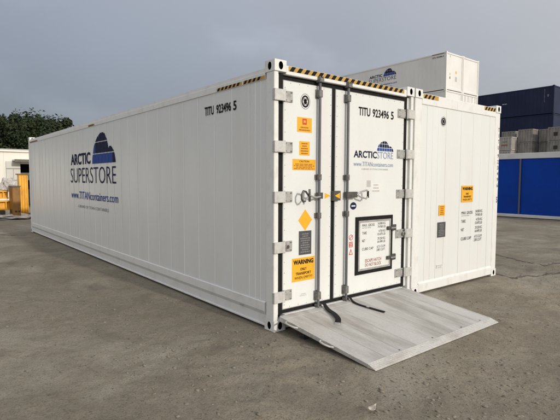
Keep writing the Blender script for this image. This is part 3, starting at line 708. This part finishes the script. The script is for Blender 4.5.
# straps lying on the ramp
def strap(pts, wd, label, tip):
    base = Vector(pts[0]); t = thing('rubber_strap', label, 'strap', (base.x, base.y, base.z - .01), 'straps lying on the ramp')
    P = [Vector(p) for p in pts]; dense = []
    for i in range(len(P) - 1):                      # Catmull-Rom
        p0, p1, p2, p3 = P[max(i - 1, 0)], P[i], P[i + 1], P[min(i + 2, len(P) - 1)]
        for k in range(5):
            s = k / 5; dense.append(.5 * ((2 * p1) + (p2 - p0) * s + (2 * p0 - 5 * p1 + 4 * p2 - p3) * s * s + (3 * p1 - p0 - 3 * p2 + p3) * s ** 3))
    dense.append(P[-1]); v = []; n = len(dense)
    for i, p in enumerate(dense):
        tg = (dense[min(i + 1, n - 1)] - dense[max(i - 1, 0)]); sd = Vector((tg.y, -tg.x, 0)).normalized() * (wd * (.75 + .35 * i / n)) / 2
        q = p - t.location; v += [q - sd, q + sd, q + sd + Vector((0, 0, .009)), q - sd + Vector((0, 0, .009))]
    f = [(i * 4 + j, i * 4 + (j + 1) % 4, i * 4 + 4 + (j + 1) % 4, i * 4 + 4 + j) for i in range(n - 1) for j in range(4)] + [(3, 2, 1, 0), tuple(range(n * 4 - 4, n * 4))]
    MB().add(v, f, RUBSH).build('strap_band', t, bevel=.002)
    if tip:
        q = dense[-1] - t.location; dr = (dense[-1] - dense[-3]).normalized(); sd = Vector((dr.y, -dr.x, 0)) * .030; e = q + dr * .035
        MB().add([q - sd, q + sd, e + sd, e - sd, q - sd + Vector((0, 0, .013)), q + sd + Vector((0, 0, .013)), e + sd + Vector((0, 0, .010)), e - sd + Vector((0, 0, .010))],
                 [(0, 3, 2, 1), (4, 5, 6, 7), (0, 1, 5, 4), (1, 2, 6, 5), (2, 3, 7, 6), (3, 0, 4, 7)], STL).build('metal_tip', t, bevel=.002)
    else:
        i = int(n * .62); q = dense[i] - t.location
        MB().box(q.x - .024, q.x + .024, q.y - .016, q.y + .016, q.z + .0095, q.z + .014, STL).build('buckle', t)
def on(x, y, h=.004): return (x, y, rz(y) + h)
strap([(.700, -.045, .21), on(.690, -.085, .020), on(.660, -.16, .014), on(.612, -.30, .022), on(.545, -.42, .022), on(.480, -.475, .006)], .058, 'short black strap with a metal tip curling over the ramp', True)
strap([(1.150, -.045, .20), on(1.142, -.09, .010), on(1.138, -.20, .005), on(1.185, -.388, .005), on(1.222, -.51, .005)], .040, 'thin black strap with a small buckle trailing straight down the ramp', False)

# ------------------------------------------------------------------ far containers
def far_container(name, label, loc, paint, group, doors, castm=None):
    t = thing(name, label, 'container', loc, group)
    mb = MB(); mb.box(.03, .06, .1, CL - .1, .16, 2.74, paint); mb.build('side_wall', t)
    mb = MB(); mb.box(CW - .06, CW - .03, .1, CL - .1, .16, 2.74, paint); mb.build('side_wall', t)
    mb = MB(); y = .5
    while y < CL - .3: mb.box(.022, .03, y - .012, y + .012, .17, 2.73, paint); y += .4
    mb.build('side_ribs', t, kind='stuff')
    MB().box(.06, CW - .06, CL - .1, CL - .06, .16, 2.74, paint).build('end_wall', t)
    MB().box(.05, CW - .05, .1, CL - .1, 2.78, 2.82, paint).build('roof', t)
    for x in (.008, CW - .13):
        MB().box(x, x + .122, .178, CL - .178, .015, .16, paint).build('bottom_side_rail', t); MB().box(x, x + .122, .178, CL - .178, 2.74, 2.84, paint).build('top_side_rail', t)
        for y in (.008, CL - .13): MB().box(x, x + .122, y, y + .122, .118, CH - .118, paint).build('corner_post', t)
    for z0, z1 in ((.015, .16), (2.74, 2.85)):
        for y in (.008, CL - .12): MB().box(.162, CW - .162, y, y + .11, z0, z1, paint).build('end_rail', t)
    for x in (0, CW - .162):
        for y in (0, CL - .178):
            for z in (0, CH - .118): MB().box(x, x + .162, y, y + .178, z, z + .118, paint).build('corner_casting', t)
    if doors:
        for x0, x1 in ((.135, 1.205), (1.233, 2.303)):
            d = MB().box(x0, x1, .05, .10, .165, 2.735, paint).build('door', t)
            for k in (.3, .75): MB().tube([((x0 + (x1 - x0) * k), .035, .12), ((x0 + (x1 - x0) * k), .035, 2.78)], .02, STL, 6).build('lock_rod', d)
    else:
        MB().box(.13, CW - .13, .05, .09, .16, 2.74, paint).build('end_wall', t)
    return t
WG = 'white containers in the tall stack'; SX, SYY = 29.94, 16.5
def wlabel(i, tier):
    side = 'on the side-facing stack column' if i == 0 else 'in the column farther from the lettered side'
    return (['bottom', 'second', 'third', 'top'][tier] + (' white container in the distant stack column whose top bears ARCTIC SUPERSTORE' if i == 0 else ' white container in the distant stack column beside the lettered one'))
wa = far_container('stacked_container', wlabel(0, 3), (SX, SYY, 3 * CH), WFAR, WG, False)
wb = far_container('stacked_container', wlabel(1, 2), (SX + CW + .03, SYY, 2 * CH), WFAR, WG, True)
for tier in (0, 1, 2):
    c = copy_tree(wa); c.location = (SX, SYY + (.05, -.04, .0)[tier], tier * CH); c['label'] = wlabel(0, tier)
for tier in (0, 1):
    c = copy_tree(wb); c.location = (SX + CW + .03, SYY, tier * CH); c['label'] = wlabel(1, tier)
c = copy_tree(wa); c.location = (SX + CW + .03, SYY, 3 * CH); c['label'] = wlabel(1, 3)
superstore_sign(wa, .020)
mb = MB(); mb.flat = True; fr = side_frame(.022)
put_text(mb, fr, 'TITU 923496 5', -1.30, -.25, 2.50, 2.62, BLK, bold=.02); mb.build('lettering', wa); tape(wa, side_frame(.007), -1.3, -.2, 2.755, 2.82)
mb = MB(); mb.flat = True; fr = door_frame(.05)
for q, m in (((1.38, 1.56, 1.35, 1.56), ORS), ((.55, .66, 1.15, 1.32), ORS), ((.55, .66, .86, 1.05), PLT), ((1.35, 1.62, .75, 1.12), LGR), ((.56, .62, 2.52, 2.66), GRY)): put_rect(mb, fr, *q, m, .003)
mb.build('end_stickers', wa, kind='stuff')

NG = 'navy containers in the far stack'
na = far_container('stacked_container', 'top navy blue container of the far dark stack', (50.0, 16.35, 3 * CH), NVC, NG, False)
for tier, nm in ((0, 'bottom'), (1, 'second'), (2, 'third')):
    c = copy_tree(na); c.location = (50.0 + .03 * tier, 16.35, tier * CH); c['label'] = nm + ' navy blue container of the far dark stack, under the top one'
for o_, zz in ((na, 0),):
    mb = MB(); mb.flat = True; fr = side_frame(.022); put_bars(mb, fr, -5.4, -4.6, 1.42, 1.58, 1, LGR, .003, 8, False)
    put_bars(mb, fr, -1.0, -.9, 1.2, 2.6, 12, GRY, .003, 6); put_bars(mb, fr, -.7, -.5, 1.75, 2.0, 2, LGR, .003, 7); mb.build('side_print', o_, kind='stuff')

# ------------------------------------------------------------------ curtain-sided container
KX, KY0, KH = 18.0, -4.0, 2.83
K = thing('curtain_sided_container', 'container closed with bright blue tarpaulin curtain between whitish rails', 'container', (KX, KY0, 0)); KL = 12.19
MB().box(0, .14, .1, KL - .1, 2.585, KH, RWH).build('top_side_rail', K, bevel=.01)
MB().box(-.01, .14, .1, KL - .1, .02, .15, RWH).build('bottom_side_rail', K, bevel=.01)
MB().box(2.3, 2.44, .1, KL - .1, .02, KH, NVC).build('side_wall', K)
MB().box(.05, 2.4, .05, KL - .05, KH - .06, KH - .02, RWH).build('roof', K)
MB().box(.14, 2.3, .1, KL - .1, .05, .14, STD).build('floor', K)
for y in (0, KL - .1): MB().box(0, .12, y, y + .1, .0, KH + .01, RWH).build('corner_post', K); MB().box(.12, 2.44, y + .02, y + .06, .0, KH, RWH).build('end_wall', K)
cuts = [.1, 2.3, 4.6, 6.9, 9.42, 11.0, KL - .1]; rg = random.Random(2)
for a, b in zip(cuts[:-1], cuts[1:]):
    n1 = 14; n2 = 8; v = []; ph = rg.uniform(0, 6)
    for j in range(n2 + 1):
        for i in range(n1 + 1):
            y = a + (b - a) * i / n1; z = .155 + (2.58 - .155) * j / n2
            v.append((.045 + .018 * math.sin(i * 1.4 + ph) * (1 - .5 * j / n2) + .016 * noise.noise(Vector((y * 1.5, z * 2.2, 4))), y, z))
    f = [(j * (n1 + 1) + i, j * (n1 + 1) + i + 1, (j + 1) * (n1 + 1) + i + 1, (j + 1) * (n1 + 1) + i) for j in range(n2) for i in range(n1)]
    MB().add(v, f, BTP).build('curtain_panel', K, smooth=True)
for y in cuts[1:-1]: MB().box(.000, .012, y - .035, y + .035, .152, 2.583, STP).build('curtain_strap', K)

# ------------------------------------------------------------------ grey crates stacked behind it
CRW, CRH = .88, .81
GCL = mat('pale_crate_steel', (.44, .415, .385), .65, .1, var=.9, var_color=(.30, .275, .245), scale=(3, 3, 2), fine=.2)
def crate(holes, GCR=GCR, slots=False):
    mb = MB(); h = CRW / 2
    mb.box(-h + .03, h - .03, -h + .03, h - .03, .06, CRH - .03, GCR); bodyo = mb
    mb.box(-h, h, -h, h, CRH - .07, CRH - .005, GCR); mb.box(-h, h, -h, h, .02, .08, GCR)
    for sx in (-1, 1):
        for sy in (-1, 1): mb.box(sx * h, sx * (h - .07), sy * h, sy * (h - .07), .0, CRH - .002, GCR)
    b = mb.build('crate_body', None)
    rb = MB()
    for k in (-.24, -.08, .08, .24):
        for s in (-1, 1): rb.box(s * (h - .03), s * (h - .008), k - .04, k + .04, .082, CRH - .072, GCR); rb.box(k - .04, k + .04, s * (h - .03), s * (h - .008), .082, CRH - .072, GCR)
    r = rb.build('crate_rib', None)
    hs_ = None
    if holes:
        hb = MB(); hb.box(-h + .006, -h - .006, -.11, .11, .28, .50, DARK); hs_ = hb.build('opening_shade_plate', None)  # dark plate on the face, the shade of an opening painted on
    if slots:
        hb = MB(); hb.box(-h + .006, -h - .006, -.2, .2, .30, .36, RBR); hb.box(-h + .006, -h - .006, -.15, .15, .50, .55, GRY); hs_ = hb.build('slot_plate', None, kind='stuff')
    return b, r, hs_
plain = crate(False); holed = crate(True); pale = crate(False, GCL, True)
CG = 'grey crates stacked beyond the blue curtain'
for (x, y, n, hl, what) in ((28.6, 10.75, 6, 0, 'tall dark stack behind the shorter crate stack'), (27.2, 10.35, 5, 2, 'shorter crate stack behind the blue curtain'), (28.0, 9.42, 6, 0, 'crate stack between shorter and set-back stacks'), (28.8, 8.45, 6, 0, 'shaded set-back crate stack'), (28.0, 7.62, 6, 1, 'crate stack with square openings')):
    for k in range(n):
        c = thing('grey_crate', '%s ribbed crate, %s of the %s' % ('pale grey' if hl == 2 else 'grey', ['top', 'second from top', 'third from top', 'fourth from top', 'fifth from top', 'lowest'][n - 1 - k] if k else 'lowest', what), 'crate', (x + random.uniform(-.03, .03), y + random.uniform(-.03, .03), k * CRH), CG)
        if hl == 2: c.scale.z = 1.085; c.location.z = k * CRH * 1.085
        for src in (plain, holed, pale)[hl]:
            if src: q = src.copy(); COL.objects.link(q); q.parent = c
for o in plain + holed + pale:
    if o: bpy.data.objects.remove(o)

# ------------------------------------------------------------------ warehouse behind, on the left
WY = 27.0
H = thing('warehouse', 'low cream clad warehouse with a small canopy over its dark doorway', 'building', (0, WY, 0))
x = -22.0; OPX0, OPX1, OPZ = 2.36, 3.5, 2.50
while x < 14:
    if abs(x - OPX0) < .01: x = OPX1; continue
    b = min(x + 1.12, 14) if not (x < OPX0 < x + 1.12) else OPX0
    MB().box(x + .002, b - .002, 0, .08, 0, 3.20, WALL).build('cladding_panel', H); x = b
MB().box(OPX0, OPX1, 0, .08, OPZ, 3.20, WALL).build('cladding_panel', H)
mb = MB(); mb.box(OPX0 - .3, OPX1 + .3, 2.4, 2.45, 0, 3.0, DARK); mb.box(OPX0 - .35, OPX0 - .3, .09, 2.4, 0, 3, DARK); mb.box(OPX1 + .3, OPX1 + .35, .09, 2.4, 0, 3, DARK); mb.box(OPX0 - .3, OPX1 + .3, .09, 2.4, 3.0, 3.05, DARK); mb.build('doorway_interior', H)  # room walls coloured near-black, so the doorway's shade is painted in
MB().box(OPX0 + .1, OPX1 - .1, .8, 1.3, 1.55, 2.0, TEAL).build('covered_shelf', H)
MB().box(-22.2, 14.2, -.12, .02, 3.19, 3.30, WALL).build('gutter', H)
mb = MB(); mb.add([(-22.2, -.1, 3.31), (14.2, -.1, 3.31), (14.2, 9, 3.75), (-22.2, 9, 3.75), (-22.2, -.1, 3.36), (14.2, -.1, 3.36), (14.2, 9, 3.80), (-22.2, 9, 3.80)], [(0, 3, 2, 1), (4, 5, 6, 7), (0, 1, 5, 4), (1, 2, 6, 5), (2, 3, 7, 6), (3, 0, 4, 7)], ROOF); mb.build('roof', H)
for xx in (-22, 13.92): MB().box(xx, xx + .08, .08, 9, 0, 3.3, WALL).build('end_wall', H)
MB().box(-22, 14, 8.92, 9, 0, 3.6, WALL).build('back_wall', H)
dr = MB().box(1.62, 2.34, -.09, -.03, .05, 2.64, DOOR).build('sliding_door', H)
for z in (.9, 1.55, 2.22): MB().box(1.62, 2.34, -.105, -.088, z - .02, z + .02, GRYG).build('door_seam', dr)
MB().box(1.97, 1.985, -.102, -.088, .05, 2.2, GRYG).build('door_seam', dr)
MB().box(1.95, 4.2, -.75, -.001, 2.66, 2.74, RWH).build('canopy', H); MB().box(1.95, 4.2, -.78, -.752, 2.60, 2.745, STD).build('canopy_fascia', H)

# ------------------------------------------------------------------ orange steel pieces on the left
def orange_post(loc, w, d, h, label, name, m1, capx=0):
    t = thing(name, label, 'machine part', loc)
    MB().box(-w / 2 + .03, w / 2 - .03, -d / 2 + .03, d / 2 - .03, .06, h - .04, m1).build('box_column', t, bevel=.01)
    for k in range(4):
        x = -w / 2 + .05 + (w - .10) * k / 3; MB().box(x - .022, x + .022, -d / 2 - .005, -d / 2 + .031, .10, h - .08, m1).build('rib', t, bevel=.004)
    MB().box(-w / 2 - .02, w / 2 + .02, -d / 2 - .02, d / 2 + .02, h - .05, h, OCH).build('cap_plate', t, bevel=.005)
    MB().box(-w / 2 - .03, w / 2 + .03, -d / 2 - .03, d / 2 + .03, 0, .07, OCH).build('base_plate', t, bevel=.005)
    return t
orange_post((1.09, 19.4, .06), .40, .5, 1.80, 'tall orange steel box column standing by the far end of the container', 'steel_column', ORP)
t = thing('steel_housing', 'ochre steel housing with round holes beside the tall orange column', 'machine part', (.68, 18.55, .05))
MB().box(-.20, .10, -.4, .35, .05, 1.25, OCH).build('housing_shell', t, bevel=.015); MB().box(-.22, .12, -.43, .38, 1.25, 1.29, STD).build('cover_plate', t)
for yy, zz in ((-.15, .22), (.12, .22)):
    mb = MB(); mb.tube([(-.205, yy, zz), (-.195, yy, zz)], .09, DARK, 12); mb.build('hole', t)  # dark discs laid on the shell, painting the shade of holes
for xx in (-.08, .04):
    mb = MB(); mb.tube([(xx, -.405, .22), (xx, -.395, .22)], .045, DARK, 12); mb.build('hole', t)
for i, (x0, x1, yy, z0, zh, lb) in enumerate(((-1.5, .48, 19.2, .78, .34, 'orange steel beam lying on top of the lower beam'), (-1.7, .52, 19.1, .30, .40, 'orange steel beam lying under the upper beam'))):
    t = thing('steel_beam', lb, 'machine part', ((x0 + x1) / 2, yy, z0), 'orange beams by the film-wrapped bundle'); w_ = (x1 - x0) / 2
    MB().box(-w_, w_, -.18, .18, 0, .05, ORP).build('flange', t, bevel=.005); MB().box(-w_, w_, -.18, .18, zh - .05, zh, ORP).build('flange', t, bevel=.005); MB().box(-w_, w_, -.03, .03, .05, zh - .05, ORP).build('web', t)
    k = -w_ + .1
    while k < w_: MB().box(k - .02, k + .02, -.17, -.031, .05, zh - .05, ORP).build('stiffener', t); k += .28
for i, x0 in enumerate((-1.4, .2)):
    t = tag(MB().box(x0 - .1, x0 + .1, 18.75, 19.5, .0, .29, BARK).build('timber_bearer', None, bevel=.01), ('weathered timber bearer under the far end of the orange beams', 'weathered timber bearer under the orange beams beside the ochre housing')[i], 'timber', 'timber bearers')
def lump(name, label, cat, loc, sx, sy, sz, m, seed, flat=.0, amp=.3):
    bm = bmesh.new(); bmesh.ops.create_icosphere(bm, subdivisions=4, radius=1)
    for v in bm.verts:
        n_ = noise.fractal(v.co * 1.8 + Vector((seed, 0, 0)), 1, 2, 4); v.co *= 1 + amp * n_
        if v.co.z < flat: v.co.z = flat + (v.co.z - flat) * .05
        v.co = Vector((v.co.x * sx, v.co.y * sy, (v.co.z - flat) * sz))
    zm = min(v.co.z for v in bm.verts)
    for v in bm.verts: v.co.z -= zm
    me = bpy.data.meshes.new(name); bm.to_mesh(me); bm.free(); me.materials.append(m)
    o = link(name, me); o.location = loc; tag(o, label, cat); return o
lump('wrapped_bundle', 'tall pale film-wrapped bundle resting on the orange beams beside the ochre housing', 'bundle', (.52, 19.25, 1.115), .30, .25, .42, FLM, 5.0, -.25, .42)
lump('wrapped_bundle', 'low pale film-wrapped bundle at the outer part of the orange beams', 'bundle', (-.25, 19.2, 1.115), .40, .2, .22, FLM, 12.0, -.2, .42)
lump('plastic_sheet', 'crumpled pale plastic sheet spread under the orange steel pieces', 'plastic sheet', (.45, 18.3, -.005), 1.15, .65, .14, FLM, 8.0, 0.0, .6)

# ------------------------------------------------------------------ trees beyond the warehouse
def tree(loc, h, rad, label, seed, n=15000):
    rg = random.Random(seed); t = thing('broadleaf_tree', label, 'tree', loc, 'dark trees beyond the warehouse')
    mb = MB(); mb.tube([(0, 0, 0), (.05, .02, h * .25), (.0, .1, h * .5), (.1, 0, h * .8)], [.28, .22, .15, .05], BARK, 8)
    for k in range(7):
        a = rg.uniform(0, 6.28); z0 = h * rg.uniform(.25, .55); L_ = rad * rg.uniform(.55, .85)
        mb.tube([(0, 0, z0), (math.cos(a) * L_ * .5, math.sin(a) * L_ * .5, z0 + h * .12), (math.cos(a) * L_, math.sin(a) * L_, z0 + h * .25)], [.11, .07, .03], BARK, 6)
    mb.build('trunk', t, smooth=True)
    cl = []
    for k in range(60):
        a = rg.uniform(0, 6.28); q = rg.uniform(-1, 1); s = rg.uniform(.45, .92); c = math.sqrt(1 - q * q)
        cl.append((Vector((math.cos(a) * c * rad * s, math.sin(a) * c * rad * s, h * .60 + q * h * .36 * s)), rad * rg.uniform(.26, .42)))
    for k in range(4): cl.append((Vector((rg.uniform(-.5, .5) * rad, rg.uniform(-.5, .5) * rad, h * rg.uniform(.86, .95))), rad * .16))
    v = []; f = []
    for i in range(n):
        c, r = rg.choice(cl); d = Vector((rg.gauss(0, 1), rg.gauss(0, 1), rg.gauss(0, 1))).normalized() * r * (rg.random() ** .35)
        p = c + d
        if p.z < h * .12: continue
        nrm = (d.normalized() + Vector((rg.uniform(-.7, .7), rg.uniform(-.7, .7), rg.uniform(-.3, .9)))).normalized()
        a1 = nrm.orthogonal().normalized(); a1 = (Matrix.Rotation(rg.uniform(0, 6.28), 3, nrm) @ a1); b1 = nrm.cross(a1); s = rg.uniform(.09, .19)
        k = len(v); v += [p - a1 * s, p - b1 * s * .55, p + a1 * s, p + b1 * s * .55]; f.append((k, k + 1, k + 2, k + 3))
    me = bpy.data.meshes.new('crown'); me.from_pydata(v, [], f); me.materials.append(LEAF); me.update(); link('crown', me, t, kind='stuff')
tree((1.6, 47, 0), 7.0, 3.2, 'dark broadleaf tree at the outer end of the row, with a pointed top', 1)
tree((4.9, 46.5, 0), 7.6, 3.4, 'dark broadleaf tree above the warehouse door', 2)
tree((7.0, 48, 0), 8.2, 3.6, 'tallest dark broadleaf tree of the row beyond the warehouse', 3)
tree((9.0, 46.8, 0), 7.7, 3.0, 'dark broadleaf tree rising over the far corner of the container', 4)
tree((11.4, 49, 0), 6.9, 2.8, 'low dark broadleaf tree mostly hidden behind the container', 5)
tree((-3.0, 48, 0), 7.0, 3.0, 'dark broadleaf tree beyond the blank part of the warehouse', 6)

# ------------------------------------------------------------------ ground details
def joint(pts, wd, seed):  # dark ribbon laid on the ground, painting the shadow in slab-edge grooves
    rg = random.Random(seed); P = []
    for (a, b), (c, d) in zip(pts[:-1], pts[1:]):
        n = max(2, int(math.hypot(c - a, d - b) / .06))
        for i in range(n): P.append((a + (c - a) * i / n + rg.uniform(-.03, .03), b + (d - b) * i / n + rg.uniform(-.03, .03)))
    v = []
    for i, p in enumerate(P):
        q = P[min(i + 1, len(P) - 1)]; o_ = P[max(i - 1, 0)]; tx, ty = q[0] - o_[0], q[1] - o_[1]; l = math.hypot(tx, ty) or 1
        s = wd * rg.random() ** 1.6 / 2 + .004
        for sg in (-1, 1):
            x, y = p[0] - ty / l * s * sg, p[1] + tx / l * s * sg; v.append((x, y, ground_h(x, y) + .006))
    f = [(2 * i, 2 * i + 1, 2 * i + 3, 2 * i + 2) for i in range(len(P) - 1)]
    me = bpy.data.meshes.new('joint_shade_strip'); me.from_pydata(v, [], f); me.materials.append(JNT); link('joint_shade_strip', me, kind='structure')
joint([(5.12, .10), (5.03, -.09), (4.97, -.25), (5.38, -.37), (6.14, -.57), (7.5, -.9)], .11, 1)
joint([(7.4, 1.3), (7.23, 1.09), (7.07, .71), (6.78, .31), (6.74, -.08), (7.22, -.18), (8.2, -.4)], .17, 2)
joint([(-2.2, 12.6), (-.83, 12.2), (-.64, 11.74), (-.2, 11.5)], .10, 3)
# pebbles and crumbs
rg = random.Random(42); pv = []; pf = []
ICO = None
bm = bmesh.new(); bmesh.ops.create_icosphere(bm, subdivisions=1, radius=1)
for v in bm.verts: v.co += Vector((noise.noise(v.co * 3), noise.noise(v.co * 3 + Vector((5, 0, 0))), noise.noise(v.co * 3 + Vector((0, 9, 0))))) * .45
ICO = ([v.co.copy() for v in bm.verts], [tuple(v.index for v in f.verts) for f in bm.faces]); bm.free()
cnt = 0
while cnt < 6000:
    a = rg.uniform(-.62, .62) ; dist = 2.6 + 9.5 * rg.random() ** 1.7
    hd_ = math.atan2(fw.y, fw.x) - a
    x, y = CAM.x + math.cos(hd_) * dist, CAM.y + math.sin(hd_) * dist
    if any(c0 - .03 < x < c1 + .03 and d0 - .03 < y < d1 + .03 for c0, c1, d0, d1 in FOOT[:2]): continue
    if noise.noise(Vector((x * .9, y * .9, 2))) < rg.uniform(-.5, .35): continue
    r = .0022 + .0075 * rg.random() ** 7; z = ground_h(x, y); o = len(pv); cnt += 1
    s3 = (r * rg.uniform(.7, 1.5), r * rg.uniform(.7, 1.5), r * rg.uniform(.3, .6))
    for c in ICO[0]:
        k = 1 + .8 * noise.noise(c * 1.7 + Vector((cnt * 1.37, 0, 0))); pv.append((x + c.x * s3[0] * k, y + c.y * s3[1] * k, z + s3[2] * .4 + c.z * s3[2] * k))
    pf += [tuple(i + o for i in f) for f in ICO[1]]
me = bpy.data.meshes.new('gravel'); me.from_pydata(pv, [], pf); me.materials.append(PEB); o = link('gravel', me, kind='stuff')
o['label'] = 'scattered dark pebbles and crumbs on the dusty yard'; o['category'] = 'gravel'
# dirt clods, the colour of the ground
rg = random.Random(77); pv = []; pf = []; cnt = 0
while cnt < 3200:
    a = rg.uniform(-.66, .66); dist = 2.6 + 10 * rg.random() ** 1.8; hd_ = math.atan2(fw.y, fw.x) - a
    x, y = CAM.x + math.cos(hd_) * dist, CAM.y + math.sin(hd_) * dist
    if any(c0 - .05 < x < c1 + .05 and d0 - .05 < y < d1 + .05 for c0, c1, d0, d1 in FOOT[:2]): continue
    if noise.noise(Vector((x * .6, y * .6, 5))) + (.25 if y < .3 and x > -.5 else -.1) < rg.uniform(-.2, .5): continue
    r = .003 + .014 * rg.random() ** 4; z = ground_h(x, y); o = len(pv); cnt += 1
    s3 = (r * rg.uniform(.8, 1.8), r * rg.uniform(.8, 1.8), r * rg.uniform(.35, .6))
    for c in ICO[0]:
        k = 1 + .8 * noise.noise(c * 1.7 + Vector((cnt * 1.37, 3, 0))); pv.append((x + c.x * s3[0] * k, y + c.y * s3[1] * k, z + s3[2] * .2 + c.z * s3[2] * k))
    pf += [tuple(i + o for i in f) for f in ICO[1]]
me = bpy.data.meshes.new('dirt_clods'); me.from_pydata(pv, [], pf); me.materials.append(CLD); me.polygons.foreach_set('use_smooth', [True] * len(me.polygons)); o = link('dirt_clods', me, kind='stuff')
o['label'] = 'loose clods of dry dirt strewn over the yard'; o['category'] = 'dirt'
# dry leaf in the foreground
lx, ly = -.484, -1.748; v = []
for i in range(7):
    t_ = i / 6; wv = .030 * math.sin(math.pi * min(.98, max(.03, t_))) ** .7
    for s in (-1, 0, 1): v.append((lx + (t_ - .5) * .085 + .01 * s, ly + s * wv, ground_h(lx, ly) + .010 + .016 * abs(s) + .018 * (t_ - .5) ** 2 * 4))
f = [(i * 3 + j, i * 3 + j + 1, i * 3 + 4 + j, i * 3 + 3 + j) for i in range(6) for j in range(2)]
f = f; mb = MB(); mb.add(v, f, LIT); o = mb.build('dry_leaf', None, smooth=True); tag(o, 'pale curled dry leaf lying alone on the yard before the ramp', 'leaf')
md = o.modifiers.new('thickness', 'SOLIDIFY'); md.thickness = .0015
